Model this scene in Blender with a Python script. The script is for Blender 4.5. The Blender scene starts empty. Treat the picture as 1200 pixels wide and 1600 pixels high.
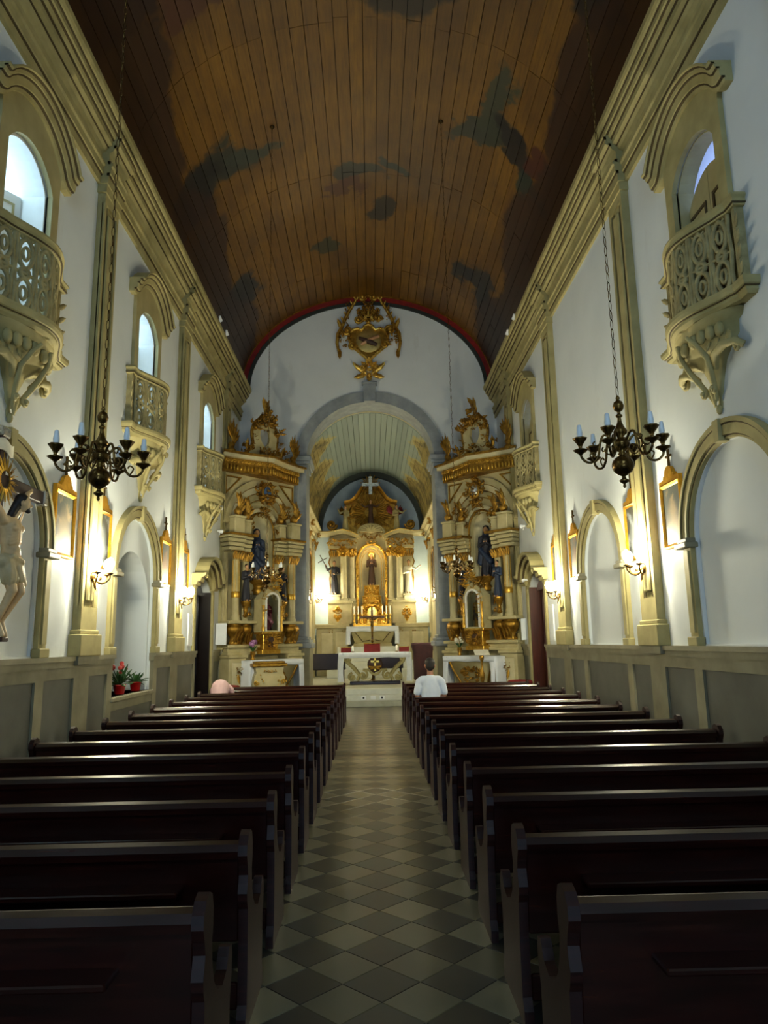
import bpy, bmesh, math, random
import numpy as np
from mathutils import Vector, Matrix
from mathutils.geometry import tessellate_polygon

PI = math.pi
scene = bpy.context.scene
COL = scene.collection

# ------------------------------------------------------------------ camera
# solved from the photograph: focal 1107 px on a 1200 px wide frame, eye 1.75 m above the floor
FPX, EYE = 1107.0, 1.75
VPX, HORY, ROLL = 576.7, 1003.65, 0.0182
_p = math.atan((HORY - 800) / FPX)
_y = math.atan((600 - VPX) / FPX * math.cos(_p))
_fw = Vector((math.sin(_y) * math.cos(_p), math.cos(_y) * math.cos(_p), math.sin(_p)))
_rt = Vector((math.cos(_y), -math.sin(_y), 0))
_up = _rt.cross(_fw)
CR = math.cos(ROLL) * _rt - math.sin(ROLL) * _up
CU = math.cos(ROLL) * _up + math.sin(ROLL) * _rt
cam_d = bpy.data.cameras.new('camera')
cam = bpy.data.objects.new('camera', cam_d)
COL.objects.link(cam)
cam_d.sensor_fit = 'HORIZONTAL'
cam_d.sensor_width = 36.0
cam_d.lens = 36.0 * FPX / 1200.0
cam_d.clip_start, cam_d.clip_end = 0.05, 200
cam.matrix_world = Matrix(((CR.x, CU.x, -_fw.x, 0), (CR.y, CU.y, -_fw.y, 0), (CR.z, CU.z, -_fw.z, EYE), (0, 0, 0, 1)))
scene.camera = cam

def at(px, py, Y):
    """point of the vertical plane y = Y seen at a pixel of the 1200x1600 photograph"""
    d = (px - 600) / FPX * CR - (py - 800) / FPX * CU + _fw
    t = Y / d.y
    return Vector((t * d.x, Y, EYE + t * d.z))

# ------------------------------------------------------------------ world, daylight, exposure
world = bpy.data.worlds.new('world')
scene.world = world
world.use_nodes = True
wn = world.node_tree
bg = wn.nodes['Background']
bg.inputs['Color'].default_value = (0.46, 0.72, 1.0, 1)
bg.inputs['Strength'].default_value = 6.4
scene.view_settings.view_transform = 'Standard'
scene.view_settings.look = 'None'
scene.view_settings.exposure = 0.76
scene.view_settings.gamma = 1.0
scene.view_settings.use_curve_mapping = False

def sky_portal(name, loc, rot, sx, sy):
    """marks an opening so that the sky outside is sampled through it; gives no light of its own"""
    l = bpy.data.lights.new(name, 'AREA')
    l.shape = 'RECTANGLE'; l.size = sx; l.size_y = sy
    l.cycles.is_portal = True
    o = bpy.data.objects.new(name, l)
    o.location = loc; o.rotation_euler = rot
    COL.objects.link(o)
    return o
# openings: assumed church door and choir window behind the photographer, the open windows of the left wall
sky_portal('assumed_door_portal', (0, -5.55, 1.35), (math.radians(90), 0, 0), 1.6, 2.7)
sky_portal('assumed_choir_window_portal', (0, -5.55, 8.2), (math.radians(90), 0, 0), 3.0, 3.0)
WIN_Y = (-1.5, 3.05, 7.6, 12.12, 16.95)
for _yc in WIN_Y:
    sky_portal('window_portal', (-4.55, _yc, 6.5), (0, math.radians(-90), 0), 2.4, 1.1)

# ------------------------------------------------------------------ mesh builder
class MB:
    def __init__(self, M=None):
        self.v, self.f, self.s = [], [], []
        self.M = M or Matrix.Identity(4)

    def add(self, vs, fs, smooth=False, M=None):
        b = len(self.v)
        T = self.M @ M if M is not None else self.M
        self.v += [T @ Vector(p) for p in vs]
        self.f += [tuple(b + i for i in f) for f in fs]
        self.s += [smooth] * len(fs)
        return self

    def box(self, x0, x1, y0, y1, z0, z1, M=None):
        vs = [(x, y, z) for x in (x0, x1) for y in (y0, y1) for z in (z0, z1)]
        fs = [(0, 1, 3, 2), (4, 6, 7, 5), (0, 4, 5, 1), (2, 3, 7, 6), (0, 2, 6, 4), (1, 5, 7, 3)]
        return self.add(vs, fs, False, M)

    def cbox(self, x0, x1, y0, y1, z0, z1, c=0.01, M=None):
        """box with chamfered vertical and top edges"""
        def ring(z, i):
            return [(x0 + i + c, y0 + i, z), (x1 - i - c, y0 + i, z), (x1 - i, y0 + i + c, z), (x1 - i, y1 - i - c, z),
                    (x1 - i - c, y1 - i, z), (x0 + i + c, y1 - i, z), (x0 + i, y1 - i - c, z), (x0 + i, y0 + i + c, z)]
        return self.loft([ring(z0, c * .5), ring(z0 + c, 0), ring(z1 - c, 0), ring(z1, c)], True, True, False, M)

    def loft(self, rings, closed=True, caps=True, smooth=False, M=None):
        n = len(rings[0]); vs = [p for r in rings for p in r]; fs = []
        for i in range(len(rings) - 1):
            for j in range(n if closed else n - 1):
                k = (j + 1) % n
                fs.append((i * n + j, i * n + k, (i + 1) * n + k, (i + 1) * n + j))
        self.add(vs, fs, smooth, M)
        if caps and closed:
            self.add(rings[0], [tuple(range(n))[::-1]], False, M)
            self.add(rings[-1], [tuple(range(n))], False, M)
        return self

    def lathe(self, prof, n=16, M=None, a0=0.0, a1=2 * PI, smooth=True, sx=1.0, sy=1.0, wave=0, amp=0.0):
        full = abs(a1 - a0 - 2 * PI) < 1e-4
        m = n if full else n + 1
        rings = []
        for r, z in prof:
            ring = []
            for i in range(m):
                a = a0 + (a1 - a0) * i / n
                rr = r * (1 + amp * math.cos(wave * a)) if wave else r
                ring.append((rr * math.cos(a) * sx, rr * math.sin(a) * sy, z))
            rings.append(ring)
        return self.loft(rings, full, full, smooth, M)

    def ball(self, c, r, n=10, m=7, M=None):
        rx, ry, rz = (r, r, r) if not hasattr(r, '__len__') else r
        rings = []
        for j in range(m + 1):
            t = -PI / 2 + PI * j / m
            k = max(math.cos(t), 0.02)
            rings.append([(c[0] + rx * k * math.cos(2 * PI * i / n), c[1] + ry * k * math.sin(2 * PI * i / n), c[2] + rz * math.sin(t)) for i in range(n)])
        return self.loft(rings, True, True, True, M)

    def tube(self, pts, r, n=6, M=None, closed=False, flat=1.0, side=None, smooth=True):
        pts = [Vector(p) for p in pts]
        N = len(pts)
        rs = list(r) if hasattr(r, '__len__') else [r] * N
        tans = []
        for i in range(N):
            a = pts[(i - 1) % N] if (closed or i > 0) else pts[i]
            b = pts[(i + 1) % N] if (closed or i < N - 1) else pts[i]
            t = (b - a)
            tans.append(t.normalized() if t.length > 1e-9 else Vector((0, 0, 1)))
        u = Vector(side) if side is not None else (Vector((0, 1, 0)) if abs(tans[0].y) < .9 else Vector((1, 0, 0)))
        rings = []
        for i in range(N):
            t = tans[i]
            if side is not None:
                u = Vector(side)
            u = (u - t * u.dot(t))
            u = u.normalized() if u.length > 1e-6 else t.orthogonal().normalized()
            w = t.cross(u)
            rings.append([tuple(pts[i] + (u * math.cos(2 * PI * k / n) * flat + w * math.sin(2 * PI * k / n)) * rs[i]) for k in range(n)])
        if closed:
            rings.append(rings[0])
        return self.loft(rings, True, not closed, smooth, M)

    def prism(self, outer, holes, d0, d1, M=None):
        """polygon (x, z) with holes extruded along y from d0 to d1"""
        loops = [list(outer)] + [list(h) for h in holes]
        tri = tessellate_polygon([[Vector((p[0], p[1], 0)) for p in L] for L in loops])
        flat = [p for L in loops for p in L]
        n = len(flat)
        vs = [(p[0], d0, p[1]) for p in flat] + [(p[0], d1, p[1]) for p in flat]
        fs = []
        for t in tri:
            a, b, c = t
            ar = (flat[b][0] - flat[a][0]) * (flat[c][1] - flat[a][1]) - (flat[c][0] - flat[a][0]) * (flat[b][1] - flat[a][1])
            if abs(ar) < 1e-12:
                continue
            if ar < 0:
                b, c = c, b
            fs.append((a, b, c)); fs.append((a + n, c + n, b + n))
        k = 0
        for L in loops:
            m = len(L)
            area = sum(L[i][0] * L[(i + 1) % m][1] - L[(i + 1) % m][0] * L[i][1] for i in range(m))
            rev = (area < 0) == (k == 0)
            for i in range(m):
                j = (i + 1) % m
                q = (k + i, k + i + n, k + j + n, k + j)
                fs.append(q if rev else q[::-1])
            k += m
        return self.add(vs, fs, False, M)

    def sweep(self, path, prof, M=None, closed=False, smooth=False, plane='xz'):
        """profile (n, d) carried along a path in the x-z plane: n along the path's left normal, d towards -y"""
        P = [Vector((p[0], p[1])) for p in path]
        N = len(P); rings = []
        for i in range(N):
            a = P[(i - 1) % N] if (closed or i > 0) else None
            b = P[(i + 1) % N] if (closed or i < N - 1) else None
            t1 = (P[i] - a).normalized() if a is not None else None
            t2 = (b - P[i]).normalized() if b is not None else None
            t1 = t1 or t2; t2 = t2 or t1
            n1, n2 = Vector((-t1.y, t1.x)), Vector((-t2.y, t2.x))
            m = (n1 + n2)
            m = m.normalized() if m.length > 1e-6 else n1
            k = 1 / max(m.dot(n1), 0.35)
            ring = []
            for o, d in prof:
                q = P[i] + m * (o * k)
                ring.append((q.x, -d, q.y) if plane == 'xz' else (q.x, q.y, d))
            rings.append(ring)
        if closed:
            rings.append(rings[0])
        return self.loft(rings, True, not closed, smooth, M)

    # ------------------------------------------------ carved ornament (front faces -y)
    def leaf(self, c, ang, L, W, lift=0.05, y0=0.0, lobes=3, n=7):
        """acanthus leaf: flattened lobed tube starting at c (x,z), pointing along ang, tip curling forward"""
        pts, rs = [], []
        for i in range(n + 1):
            s = i / n
            pts.append((c[0] + math.cos(ang) * L * s, y0 - lift * (0.35 + 1.1 * s * s), c[1] + math.sin(ang) * L * s))
            rs.append(max(W * math.sin(PI * min(0.97, 0.12 + 0.86 * s)) ** .8 * (1 + .22 * math.cos(2 * PI * lobes * s)), .004))
        return self.tube(pts, rs, 6, flat=0.38, side=(0, 1, 0))

    def scroll(self, c, r, a0, turns, tube, y0=0.0, lift=.03, flip=1, n=16, tail=0.0):
        """spiral volute winding inwards from radius r, with a straight tail leaving along the tangent"""
        pts, rs = [], []
        if tail:
            ex = c[0] + r * math.cos(a0); ez = c[1] + r * math.sin(a0)
            tx, tz = math.sin(a0) * flip, -math.cos(a0) * flip
            for k in (1.0, .66, .33):
                pts.append((ex + tx * tail * k, y0 - lift * .4, ez + tz * tail * k)); rs.append(tube * (.55 + .3 * (1 - k)))
        for i in range(n + 1):
            s = i / n
            a = a0 + flip * 2 * PI * turns * s
            rr = r * (1 - .82 * s)
            pts.append((c[0] + rr * math.cos(a), y0 - lift * (0.4 + s), c[1] + rr * math.sin(a))); rs.append(tube * (1 - .35 * s))
        self.tube(pts, rs, 6)
        return self.ball((pts[-1][0], pts[-1][1], pts[-1][2]), tube * 1.5, 7, 5)

    def cluster(self, c, w, h, n, rng, y0=0.0, lift=.08, sym=True, size=1.0):
        """mass of carved foliage and volutes inside an ellipse, mirrored about its axis"""
        for i in range(n):
            a = rng.uniform(-PI / 2, PI / 2) if sym else rng.uniform(0, 2 * PI)
            q = math.sqrt(rng.random())
            ox, oz = q * w * math.cos(a), q * h * math.sin(a)
            if sym: ox = abs(ox)
            kind = rng.random(); L = size * rng.uniform(.5, 1) * min(w, h) * .7; sg = rng.choice((-1, 1)); yy = y0 - rng.random() * lift * .5
            for m in ((1, -1) if sym else (1,)):
                if kind < .4:
                    aa = math.atan2(oz, ox) + sg * .5
                    if m < 0: aa = PI - aa
                    self.leaf((c[0] + m * ox * .75, c[1] + oz * .75), aa, L * .8, L * .3, lift, yy, n=6)
                elif kind < .8:
                    self.scroll((c[0] + m * ox, c[1] + oz), L * .42, 1.2 if m > 0 else PI - 1.2, 1.0, L * .15, yy, lift, sg * m, n=10)
                else:
                    self.ball((c[0] + m * ox, yy - lift * .5, c[1] + oz), (L * .22, L * .2, L * .26), 7, 5)
        return self

def mesh_of(name, mb, mat):
    me = bpy.data.meshes.new(name)
    me.from_pydata([tuple(p) for p in mb.v], [], mb.f)
    me.polygons.foreach_set('use_smooth', mb.s)
    me.materials.append(mat)
    me.validate()
    bm = bmesh.new(); bm.from_mesh(me); bmesh.ops.recalc_face_normals(bm, faces=bm.faces); bm.to_mesh(me); bm.free()
    me.update()
    return me

def tag(o, label=None, cat=None, group=None, kind=None):
    if label: o['label'] = label
    if cat: o['category'] = cat
    if group: o['group'] = group
    if kind: o['kind'] = kind
    return o

def P(name, mb, mat, parent=None, label=None, cat=None, group=None, kind=None, loc=None, rz=None):
    """one mesh object: a part when it has a parent, else a thing or a piece of the setting"""
    o = bpy.data.objects.new(name, mesh_of(name, mb, mat) if isinstance(mb, MB) else mb)
    COL.objects.link(o)
    if parent is not None: o.parent = parent
    if loc is not None: o.location = loc
    if rz is not None: o.rotation_euler = (0, 0, rz)
    return tag(o, label, cat, group, kind)

def E(name, label, cat, loc=(0, 0, 0), rz=0.0, group=None, kind=None):
    o = bpy.data.objects.new(name, None)
    o.empty_display_size = .2
    COL.objects.link(o)
    o.location = loc; o.rotation_euler = (0, 0, rz)
    return tag(o, label, cat, group, kind)

KIDS = {}
def tree(o):
    return [c for c in bpy.data.objects if c.parent is o]

def dup(root, loc=None, rz=None, label=None, group=None, parent=None, kids=None):
    """copy of a thing with copies of its parts and sub-parts"""
    r = root.copy(); COL.objects.link(r)
    if loc is not None: r.location = loc
    if rz is not None: r.rotation_euler = (0, 0, rz)
    if parent is not None: r.parent = parent
    tag(r, label, None, group)
    for ch in (kids if kids is not None else tree(root)):
        dup(ch, parent=r)
    return r

def Rz(a): return Matrix.Rotation(a, 4, 'Z')
def Tr(x, y, z): return Matrix.Translation((x, y, z))
def arc(cx, cz, rx, rz, a0, a1, n):
    return [(cx + rx * math.cos(a0 + (a1 - a0) * i / n), cz + rz * math.sin(a0 + (a1 - a0) * i / n)) for i in range(n + 1)]
def smooth(pts, k=4):
    """Catmull-Rom refinement of a polyline"""
    P_ = [Vector(p) for p in pts]; out = []
    for i in range(len(P_) - 1):
        a, b, c, d = P_[max(i - 1, 0)], P_[i], P_[i + 1], P_[min(i + 2, len(P_) - 1)]
        for j in range(k):
            t = j / k
            out.append(.5 * ((2 * b) + (c - a) * t + (2 * a - 5 * b + 4 * c - d) * t * t + (3 * b - a - 3 * c + d) * t ** 3))
    return out + [P_[-1]]
def arch_poly(cx, hw, z0, zs, rise, n=16):
    """opening: rectangle from z0 to zs with an elliptical head"""
    return [(cx - hw, z0), (cx + hw, z0)] + arc(cx, zs, hw, rise, 0, PI, n)
def seg_poly(cx, hw, z0, zs, rise, n=12):
    """opening with a segmental (shallow) head"""
    R = (hw * hw + rise * rise) / (2 * rise); a = math.asin(hw / R)
    top = [(cx + R * math.sin(a - 2 * a * i / n), zs + rise - R + R * math.cos(a - 2 * a * i / n)) for i in range(n + 1)]
    return [(cx - hw, z0), (cx + hw, z0)] + top
# ------------------------------------------------------------------ materials
def rgb(r, g, b):
    def c(v):
        v /= 255.0
        return v / 12.92 if v <= .04045 else ((v + .055) / 1.055) ** 2.4
    return (c(r), c(g), c(b), 1)

class NT:
    def __init__(self, name):
        self.mat = bpy.data.materials.new(name); self.mat.use_nodes = True
        self.t = self.mat.node_tree; self.b = self.t.nodes['Principled BSDF']
    def n(self, typ, **kw):
        nd = self.t.nodes.new(typ)
        for k, v in kw.items():
            if k.startswith('_'): setattr(nd, k[1:], v)
            else: nd.inputs[k.replace('__', ' ')].default_value = v
        return nd
    def l(self, a, b): self.t.links.new(a, b)
    def setv(self, **kw):
        for k, v in kw.items(): self.b.inputs[k.replace('__', ' ')].default_value = v
    def math(self, op, a, b=None, c=None, clamp=False):
        nd = self.t.nodes.new('ShaderNodeMath'); nd.operation = op; nd.use_clamp = clamp
        for i, x in enumerate((a, b, c)):
            if x is None: continue
            if isinstance(x, (int, float)): nd.inputs[i].default_value = x
            else: self.l(x, nd.inputs[i])
        return nd.outputs[0]
    def mix(self, fac, a, b):
        nd = self.t.nodes.new('ShaderNodeMix'); nd.data_type = 'RGBA'
        for s, x in ((nd.inputs[0], fac), (nd.inputs[6], a), (nd.inputs[7], b)):
            if isinstance(x, (int, float, tuple)): s.default_value = x
            else: self.l(x, s)
        return nd.outputs[2]
    def ramp(self, fac, stops):
        nd = self.t.nodes.new('ShaderNodeValToRGB')
        el = nd.color_ramp.elements
        while len(el) < len(stops): el.new(.5)
        for e, (p, c) in zip(el, stops): e.position = p; e.color = c
        self.l(fac, nd.inputs[0]); return nd.outputs[0]
    def pos(self):
        g = self.t.nodes.new('ShaderNodeNewGeometry'); return g.outputs['Position']
    def obj(self):
        g = self.t.nodes.new('ShaderNodeTexCoord'); return g.outputs['Object']
    def noise(self, vec, scale, detail=4.0, rough=.55):
        nd = self.n('ShaderNodeTexNoise', Scale=scale, Detail=detail, Roughness=rough)
        if vec is not None: self.l(vec, nd.inputs['Vector'])
        return nd.outputs['Fac']
    def scale(self, vec, s):
        nd = self.t.nodes.new('ShaderNodeVectorMath'); nd.operation = 'MULTIPLY'
        self.l(vec, nd.inputs[0]); nd.inputs[1].default_value = s; return nd.outputs[0]
    def bump(self, h, strength=.2, dist=.01):
        nd = self.n('ShaderNodeBump', Strength=strength, Distance=dist)
        self.l(h, nd.inputs['Height']); self.l(nd.outputs[0], self.b.inputs['Normal'])

def plain(name, c1, c2=None, rough=.6, metal=0.0, scale=6.0, bump=0.0, spec=.5, stretch=None, coat=0.0, world=False):
    """two-tone mottled material"""
    m = NT(name); m.setv(Roughness=rough, Metallic=metal); m.b.inputs['Specular IOR Level'].default_value = spec
    v = m.pos() if world else m.obj()
    if stretch: v = m.scale(v, stretch)
    f = m.noise(v, scale)
    m.l(m.ramp(f, [(.3, c1), (.7, c2 or c1)]), m.b.inputs['Base Color'])
    if coat: m.setv(Coat__Weight=coat, Coat__Roughness=.15)
    if bump: m.bump(m.noise(v, scale * 3), bump, .01)
    return m.mat

def wall_mat():
    m = NT('limewashed_wall'); m.setv(Roughness=.85)
    v = m.pos(); f = m.noise(v, .9, 6); g = m.noise(m.scale(v, (1, 1, .35)), 2.2, 5, .65)
    c = m.mix(m.math('MULTIPLY', m.ramp(f, [(.35, (0, 0, 0, 1)), (.75, (1, 1, 1, 1))]), .5), rgb(220, 225, 226), rgb(200, 206, 208))
    c = m.mix(m.ramp(g, [(.62, (0, 0, 0, 1)), (.8, (.35, .35, .35, 1))]), c, rgb(176, 174, 164))
    m.l(c, m.b.inputs['Base Color']); m.bump(m.noise(v, 14, 5), .12, .01)
    return m.mat

def wood_dark(name='dark_mahogany', rough=.24, spec=.5):
    m = NT(name); m.setv(Roughness=rough); m.b.inputs['Specular IOR Level'].default_value = spec
    v = m.scale(m.obj(), (1.2, 14, 14)); f = m.noise(v, 2.5, 5, .6)
    m.l(m.ramp(f, [(.25, rgb(22, 7, 5)), (.55, rgb(40, 13, 9)), (.8, rgb(58, 22, 12))]), m.b.inputs['Base Color'])
    m.bump(f, .05, .004)
    return m.mat

def gold_mat(name, c1, c2, rough=.32):
    m = NT(name); m.setv(Metallic=.85, Roughness=rough)
    v = m.obj(); f = m.noise(v, 9, 5)
    m.l(m.ramp(f, [(.3, c1), (.65, c2)]), m.b.inputs['Base Color'])
    m.l(m.ramp(m.noise(v, 5), [(.3, (rough * .8,) * 3 + (1,)), (.8, (min(1, rough * 1.7),) * 3 + (1,))]), m.b.inputs['Roughness'])
    m.bump(m.noise(v, 40, 3), .25, .006)
    return m.mat

def ceiling_mat():
    """old varnished boards with darkened oil painting: figures, and a ragged dark painted border on both sides"""
    m = NT('painted_ceiling_boards'); m.setv(Roughness=.48)
    p = m.pos(); oi = m.t.nodes.new('ShaderNodeObjectInfo')
    sep = m.t.nodes.new('ShaderNodeSeparateXYZ'); m.l(p, sep.inputs[0]); X, Y, Z = sep.outputs
    grain = m.noise(m.scale(p, (9, .7, 9)), 2.2, 6, .65)
    c = m.ramp(grain, [(.25, rgb(82, 53, 7)), (.5, rgb(116, 79, 12)), (.8, rgb(136, 97, 22))])
    c = m.mix(m.math('MULTIPLY', oi.outputs['Random'], .42), c, rgb(74, 44, 8))
    blot = m.noise(m.scale(p, (1, .8, 1)), .55, 5, .6)
    c = m.mix(m.ramp(blot, [(.42, (0, 0, 0, 1)), (.72, (.75, .75, .75, 1))]), c, rgb(56, 32, 7))
    wob = m.n('ShaderNodeTexNoise', Scale=.9, Detail=4.0, Roughness=.6); m.l(p, wob.inputs['Vector'])
    ws = m.t.nodes.new('ShaderNodeSeparateColor'); m.l(wob.outputs['Color'], ws.inputs[0])
    xw = m.math('ADD', X, m.math('MULTIPLY_ADD', ws.outputs[0], 1.5, -.75)); yw = m.math('ADD', Y, m.math('MULTIPLY_ADD', ws.outputs[1], 1.9, -.95))
    fig = [(-3.0, 13.2, .75, .55, .6, (34, 40, 34)), (-3.45, 13.3, .4, .9, 0, (30, 24, 18)), (-2.4, 13.4, .5, .28, .2, (52, 58, 46)),
           (2.3, 12.7, .75, .28, -.7, (44, 50, 40)), (2.6, 12.0, .25, .8, .3, (58, 62, 44)), (3.05, 12.9, .3, .75, -.5, (24, 15, 10)), (3.35, 13.5, .3, .4, 0, (44, 56, 44)), (3.3, 12.7, .25, .5, .2, (84, 36, 14)),
           (-.15, 15.1, .8, .3, .2, (40, 40, 34)), (.75, 14.8, .5, .22, .5, (36, 44, 38)), (.55, 16.4, .45, .5, 0, (34, 22, 12)), (-.5, 15.6, .5, .3, 0, (86, 40, 14)), (-1.1, 18, .35, .3, 0, (56, 54, 30)),
           (-3.4, 17.9, .4, .7, 0, (26, 26, 26)), (3.0, 18.0, .55, .5, -.6, (30, 28, 28)), (3.5, 18.8, .35, .7, 0, (28, 26, 22)),
           (.6, 9.9, .9, .7, 0, (30, 16, 10)), (-3.3, 8.7, .6, .8, 0, (40, 14, 8)), (-2.6, 9.5, .5, .4, .3, (84, 40, 12)), (3.4, 8.6, .4, .7, 0, (24, 14, 10)),
           (-2.2, 5.0, .7, .9, .3, (34, 38, 32)), (2.3, 5.5, .8, .6, -.4, (46, 30, 20)), (0, 3.5, .9, .6, 0, (34, 36, 30))]
    for (fx, fy, rx, ry, a, col) in fig:
        dx = m.math('SUBTRACT', xw, fx); dy = m.math('SUBTRACT', yw, fy); ca, sa = math.cos(a), math.sin(a)
        u = m.math('ADD', m.math('MULTIPLY', dx, ca / rx), m.math('MULTIPLY', dy, sa / rx))
        w = m.math('ADD', m.math('MULTIPLY', dx, -sa / ry), m.math('MULTIPLY', dy, ca / ry))
        d = m.math('ADD', m.math('MULTIPLY', u, u), m.math('MULTIPLY', w, w))
        k = m.math('MULTIPLY', m.math('SUBTRACT', 1.25, d), 2.2, clamp=True)
        c = m.mix(m.math('MULTIPLY', k, .95), c, rgb(*[v * .8 for v in col]))
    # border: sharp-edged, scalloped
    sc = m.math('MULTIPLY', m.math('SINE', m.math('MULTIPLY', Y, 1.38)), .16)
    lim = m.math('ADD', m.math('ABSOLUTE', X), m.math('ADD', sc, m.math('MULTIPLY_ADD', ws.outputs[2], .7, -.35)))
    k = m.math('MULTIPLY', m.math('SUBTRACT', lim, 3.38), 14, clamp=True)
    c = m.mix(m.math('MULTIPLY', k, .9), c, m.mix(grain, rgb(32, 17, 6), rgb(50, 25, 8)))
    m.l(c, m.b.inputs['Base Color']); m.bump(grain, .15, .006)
    return m.mat

def chancel_vault_mat():
    m = NT('painted_chancel_boards'); m.setv(Roughness=.6)
    p = m.pos(); sep = m.t.nodes.new('ShaderNodeSeparateXYZ'); m.l(p, sep.inputs[0]); X, Y, Z = sep.outputs
    oi = m.t.nodes.new('ShaderNodeObjectInfo')
    c = m.mix(oi.outputs['Random'], rgb(136, 150, 144), rgb(122, 136, 130))
    wob = m.noise(p, 1.6, 4)
    sc = m.math('MULTIPLY', m.math('ABSOLUTE', m.math('SINE', m.math('MULTIPLY', Y, 1.15))), .55)
    edge = m.math('ADD', Z, m.math('ADD', m.math('MULTIPLY', sc, -1), m.math('MULTIPLY_ADD', wob, .9, -.45)))
    k = m.math('MULTIPLY', m.math('SUBTRACT', 8.05, edge), 9, clamp=True)
    c = m.mix(k, c, rgb(168, 154, 92))
    k = m.math('MULTIPLY', m.math('SUBTRACT', 7.92, edge), 12, clamp=True)
    c = m.mix(k, c, m.mix(m.ramp(m.noise(p, 2.3, 5), [(.4, (0, 0, 0, 1)), (.55, (1, 1, 1, 1))]), rgb(84, 76, 42), rgb(142, 126, 70)))
    m.l(c, m.b.inputs['Base Color'])
    return m.mat

def floor_mat(D, x0, y0):
    """diamond pavement of dark and pale stone, the same lattice as the built tiles"""
    m = NT('diamond_pavement'); m.setv(Roughness=.36)
    p = m.pos(); sep = m.t.nodes.new('ShaderNodeSeparateXYZ'); m.l(p, sep.inputs[0]); X, Y, Z = sep.outputs
    a = m.math('DIVIDE', m.math('SUBTRACT', X, x0), D); b = m.math('DIVIDE', m.math('SUBTRACT', Y, y0), D)
    # rotate 45 degrees: tile coordinates
    u = m.math('FLOOR', m.math('ADD', m.math('ADD', a, b), .5)); w = m.math('FLOOR', m.math('ADD', m.math('SUBTRACT', a, b), .5))
    k = m.math('ABSOLUTE', m.math('MODULO', m.math('ADD', u, w), 2))
    c = m.mix(m.math('GREATER_THAN', k, .5), rgb(50, 50, 45), rgb(116, 110, 86))
    cv = m.t.nodes.new('ShaderNodeCombineXYZ'); m.l(u, cv.inputs[0]); m.l(w, cv.inputs[1])
    wn_ = m.t.nodes.new('ShaderNodeTexWhiteNoise'); wn_.noise_dimensions = '2D'; m.l(cv.outputs[0], wn_.inputs['Vector'])
    c = m.mix(m.math('MULTIPLY', wn_.outputs[0], .35), c, rgb(84, 80, 64))
    c = m.mix(m.math('MULTIPLY', m.noise(p, 5, 6), .3), c, rgb(70, 66, 52))
    m.l(c, m.b.inputs['Base Color'])
    return m.mat

def tile_mat(name, c1, c2):
    m = NT(name); p = m.pos(); oi = m.t.nodes.new('ShaderNodeObjectInfo')
    c = m.mix(oi.outputs['Random'], c1, c2)
    c = m.mix(m.math('MULTIPLY', m.noise(p, 5, 6), .3), c, rgb(70, 66, 52))
    m.l(c, m.b.inputs['Base Color']); m.setv(Roughness=.36)
    return m.mat

def emit(name, col, strength):
    m = NT(name); m.setv(Base__Color=col, Emission__Color=col, Emission__Strength=strength); return m.mat

def painting_mat(name, seed, c_sky, c_fig, c_dark):
    """small devotional oil painting: dark ground, pale sky, group of figures"""
    m = NT(name); m.setv(Roughness=.6)
    v = m.obj(); sep = m.t.nodes.new('ShaderNodeSeparateXYZ'); m.l(v, sep.inputs[0]); X, Y, Z = sep.outputs
    f = m.n('ShaderNodeTexNoise', Scale=5.5, Detail=3.0); f.noise_dimensions = '4D'; f.inputs['W'].default_value = seed * 3.7
    m.l(v, f.inputs['Vector'])
    c = m.mix(m.math('MULTIPLY_ADD', Z, 1.4, .35, clamp=True), c_dark, c_sky)
    c = m.mix(m.math('MULTIPLY', m.math('SUBTRACT', f.outputs[0], .53), 9, clamp=True), c, c_fig)
    dx = m.math('MULTIPLY', X, 5); dz = m.math('MULTIPLY', m.math('ADD', Z, .12), 2.6)
    k = m.math('MULTIPLY', m.math('SUBTRACT', 1.0, m.math('ADD', m.math('MULTIPLY', dx, dx), m.math('MULTIPLY', dz, dz))), m.math('MULTIPLY', f.outputs[0], 2), clamp=True)
    c = m.mix(k, c, c_fig)
    m.l(c, m.b.inputs['Base Color']); return m.mat

M_WALL = wall_mat()
M_TRIM = plain('ochre_painted_stone', rgb(176, 164, 112), rgb(150, 139, 90), .7, scale=3, bump=.1, world=True)
M_TRIMD = plain('dark_ochre_line_and_shade', rgb(84, 68, 34), rgb(66, 54, 26), .75, scale=4, world=True)  # dark lines; also stands in for shade in moulding quirks and grooves
M_WHITE = plain('white_paint', rgb(236, 234, 226), rgb(222, 220, 210), .6, scale=3)
M_OLIVE = plain('olive_painted_wood', rgb(178, 166, 118), rgb(158, 146, 100), .55, scale=3)
M_GREY = plain('grey_stone', rgb(150, 156, 160), rgb(126, 132, 136), .7, scale=4, bump=.12, world=True)
M_DADO = plain('pale_dado_stone', rgb(142, 136, 109), rgb(118, 112, 87), .6, scale=3, bump=.1, world=True)
M_PANEL = plain('grey_dado_panel', rgb(98, 99, 90), rgb(74, 75, 68), .5, scale=1.6, bump=.1, world=True)
M_PEW = wood_dark()
M_PEWEND = wood_dark('worn_mahogany_end', .5, .3)
M_DOORR = plain('reddish_door_wood', rgb(92, 44, 28), rgb(66, 30, 20), .35, scale=3, stretch=(6, 6, .6))
M_DOORL = plain('black_brown_door_wood', rgb(34, 24, 22), rgb(22, 18, 18), .25, scale=3, stretch=(6, 6, .6))
M_CEIL = ceiling_mat()
M_CBACK = plain('dark_roof_void', rgb(26, 14, 7), None, .9)
M_CVAULT = chancel_vault_mat()
M_RED = plain('red_painted_border', rgb(132, 22, 14), rgb(108, 16, 12), .5, world=True)
M_DKGREEN = plain('dark_green_border', rgb(44, 50, 42), rgb(32, 38, 32), .6, world=True)
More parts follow.
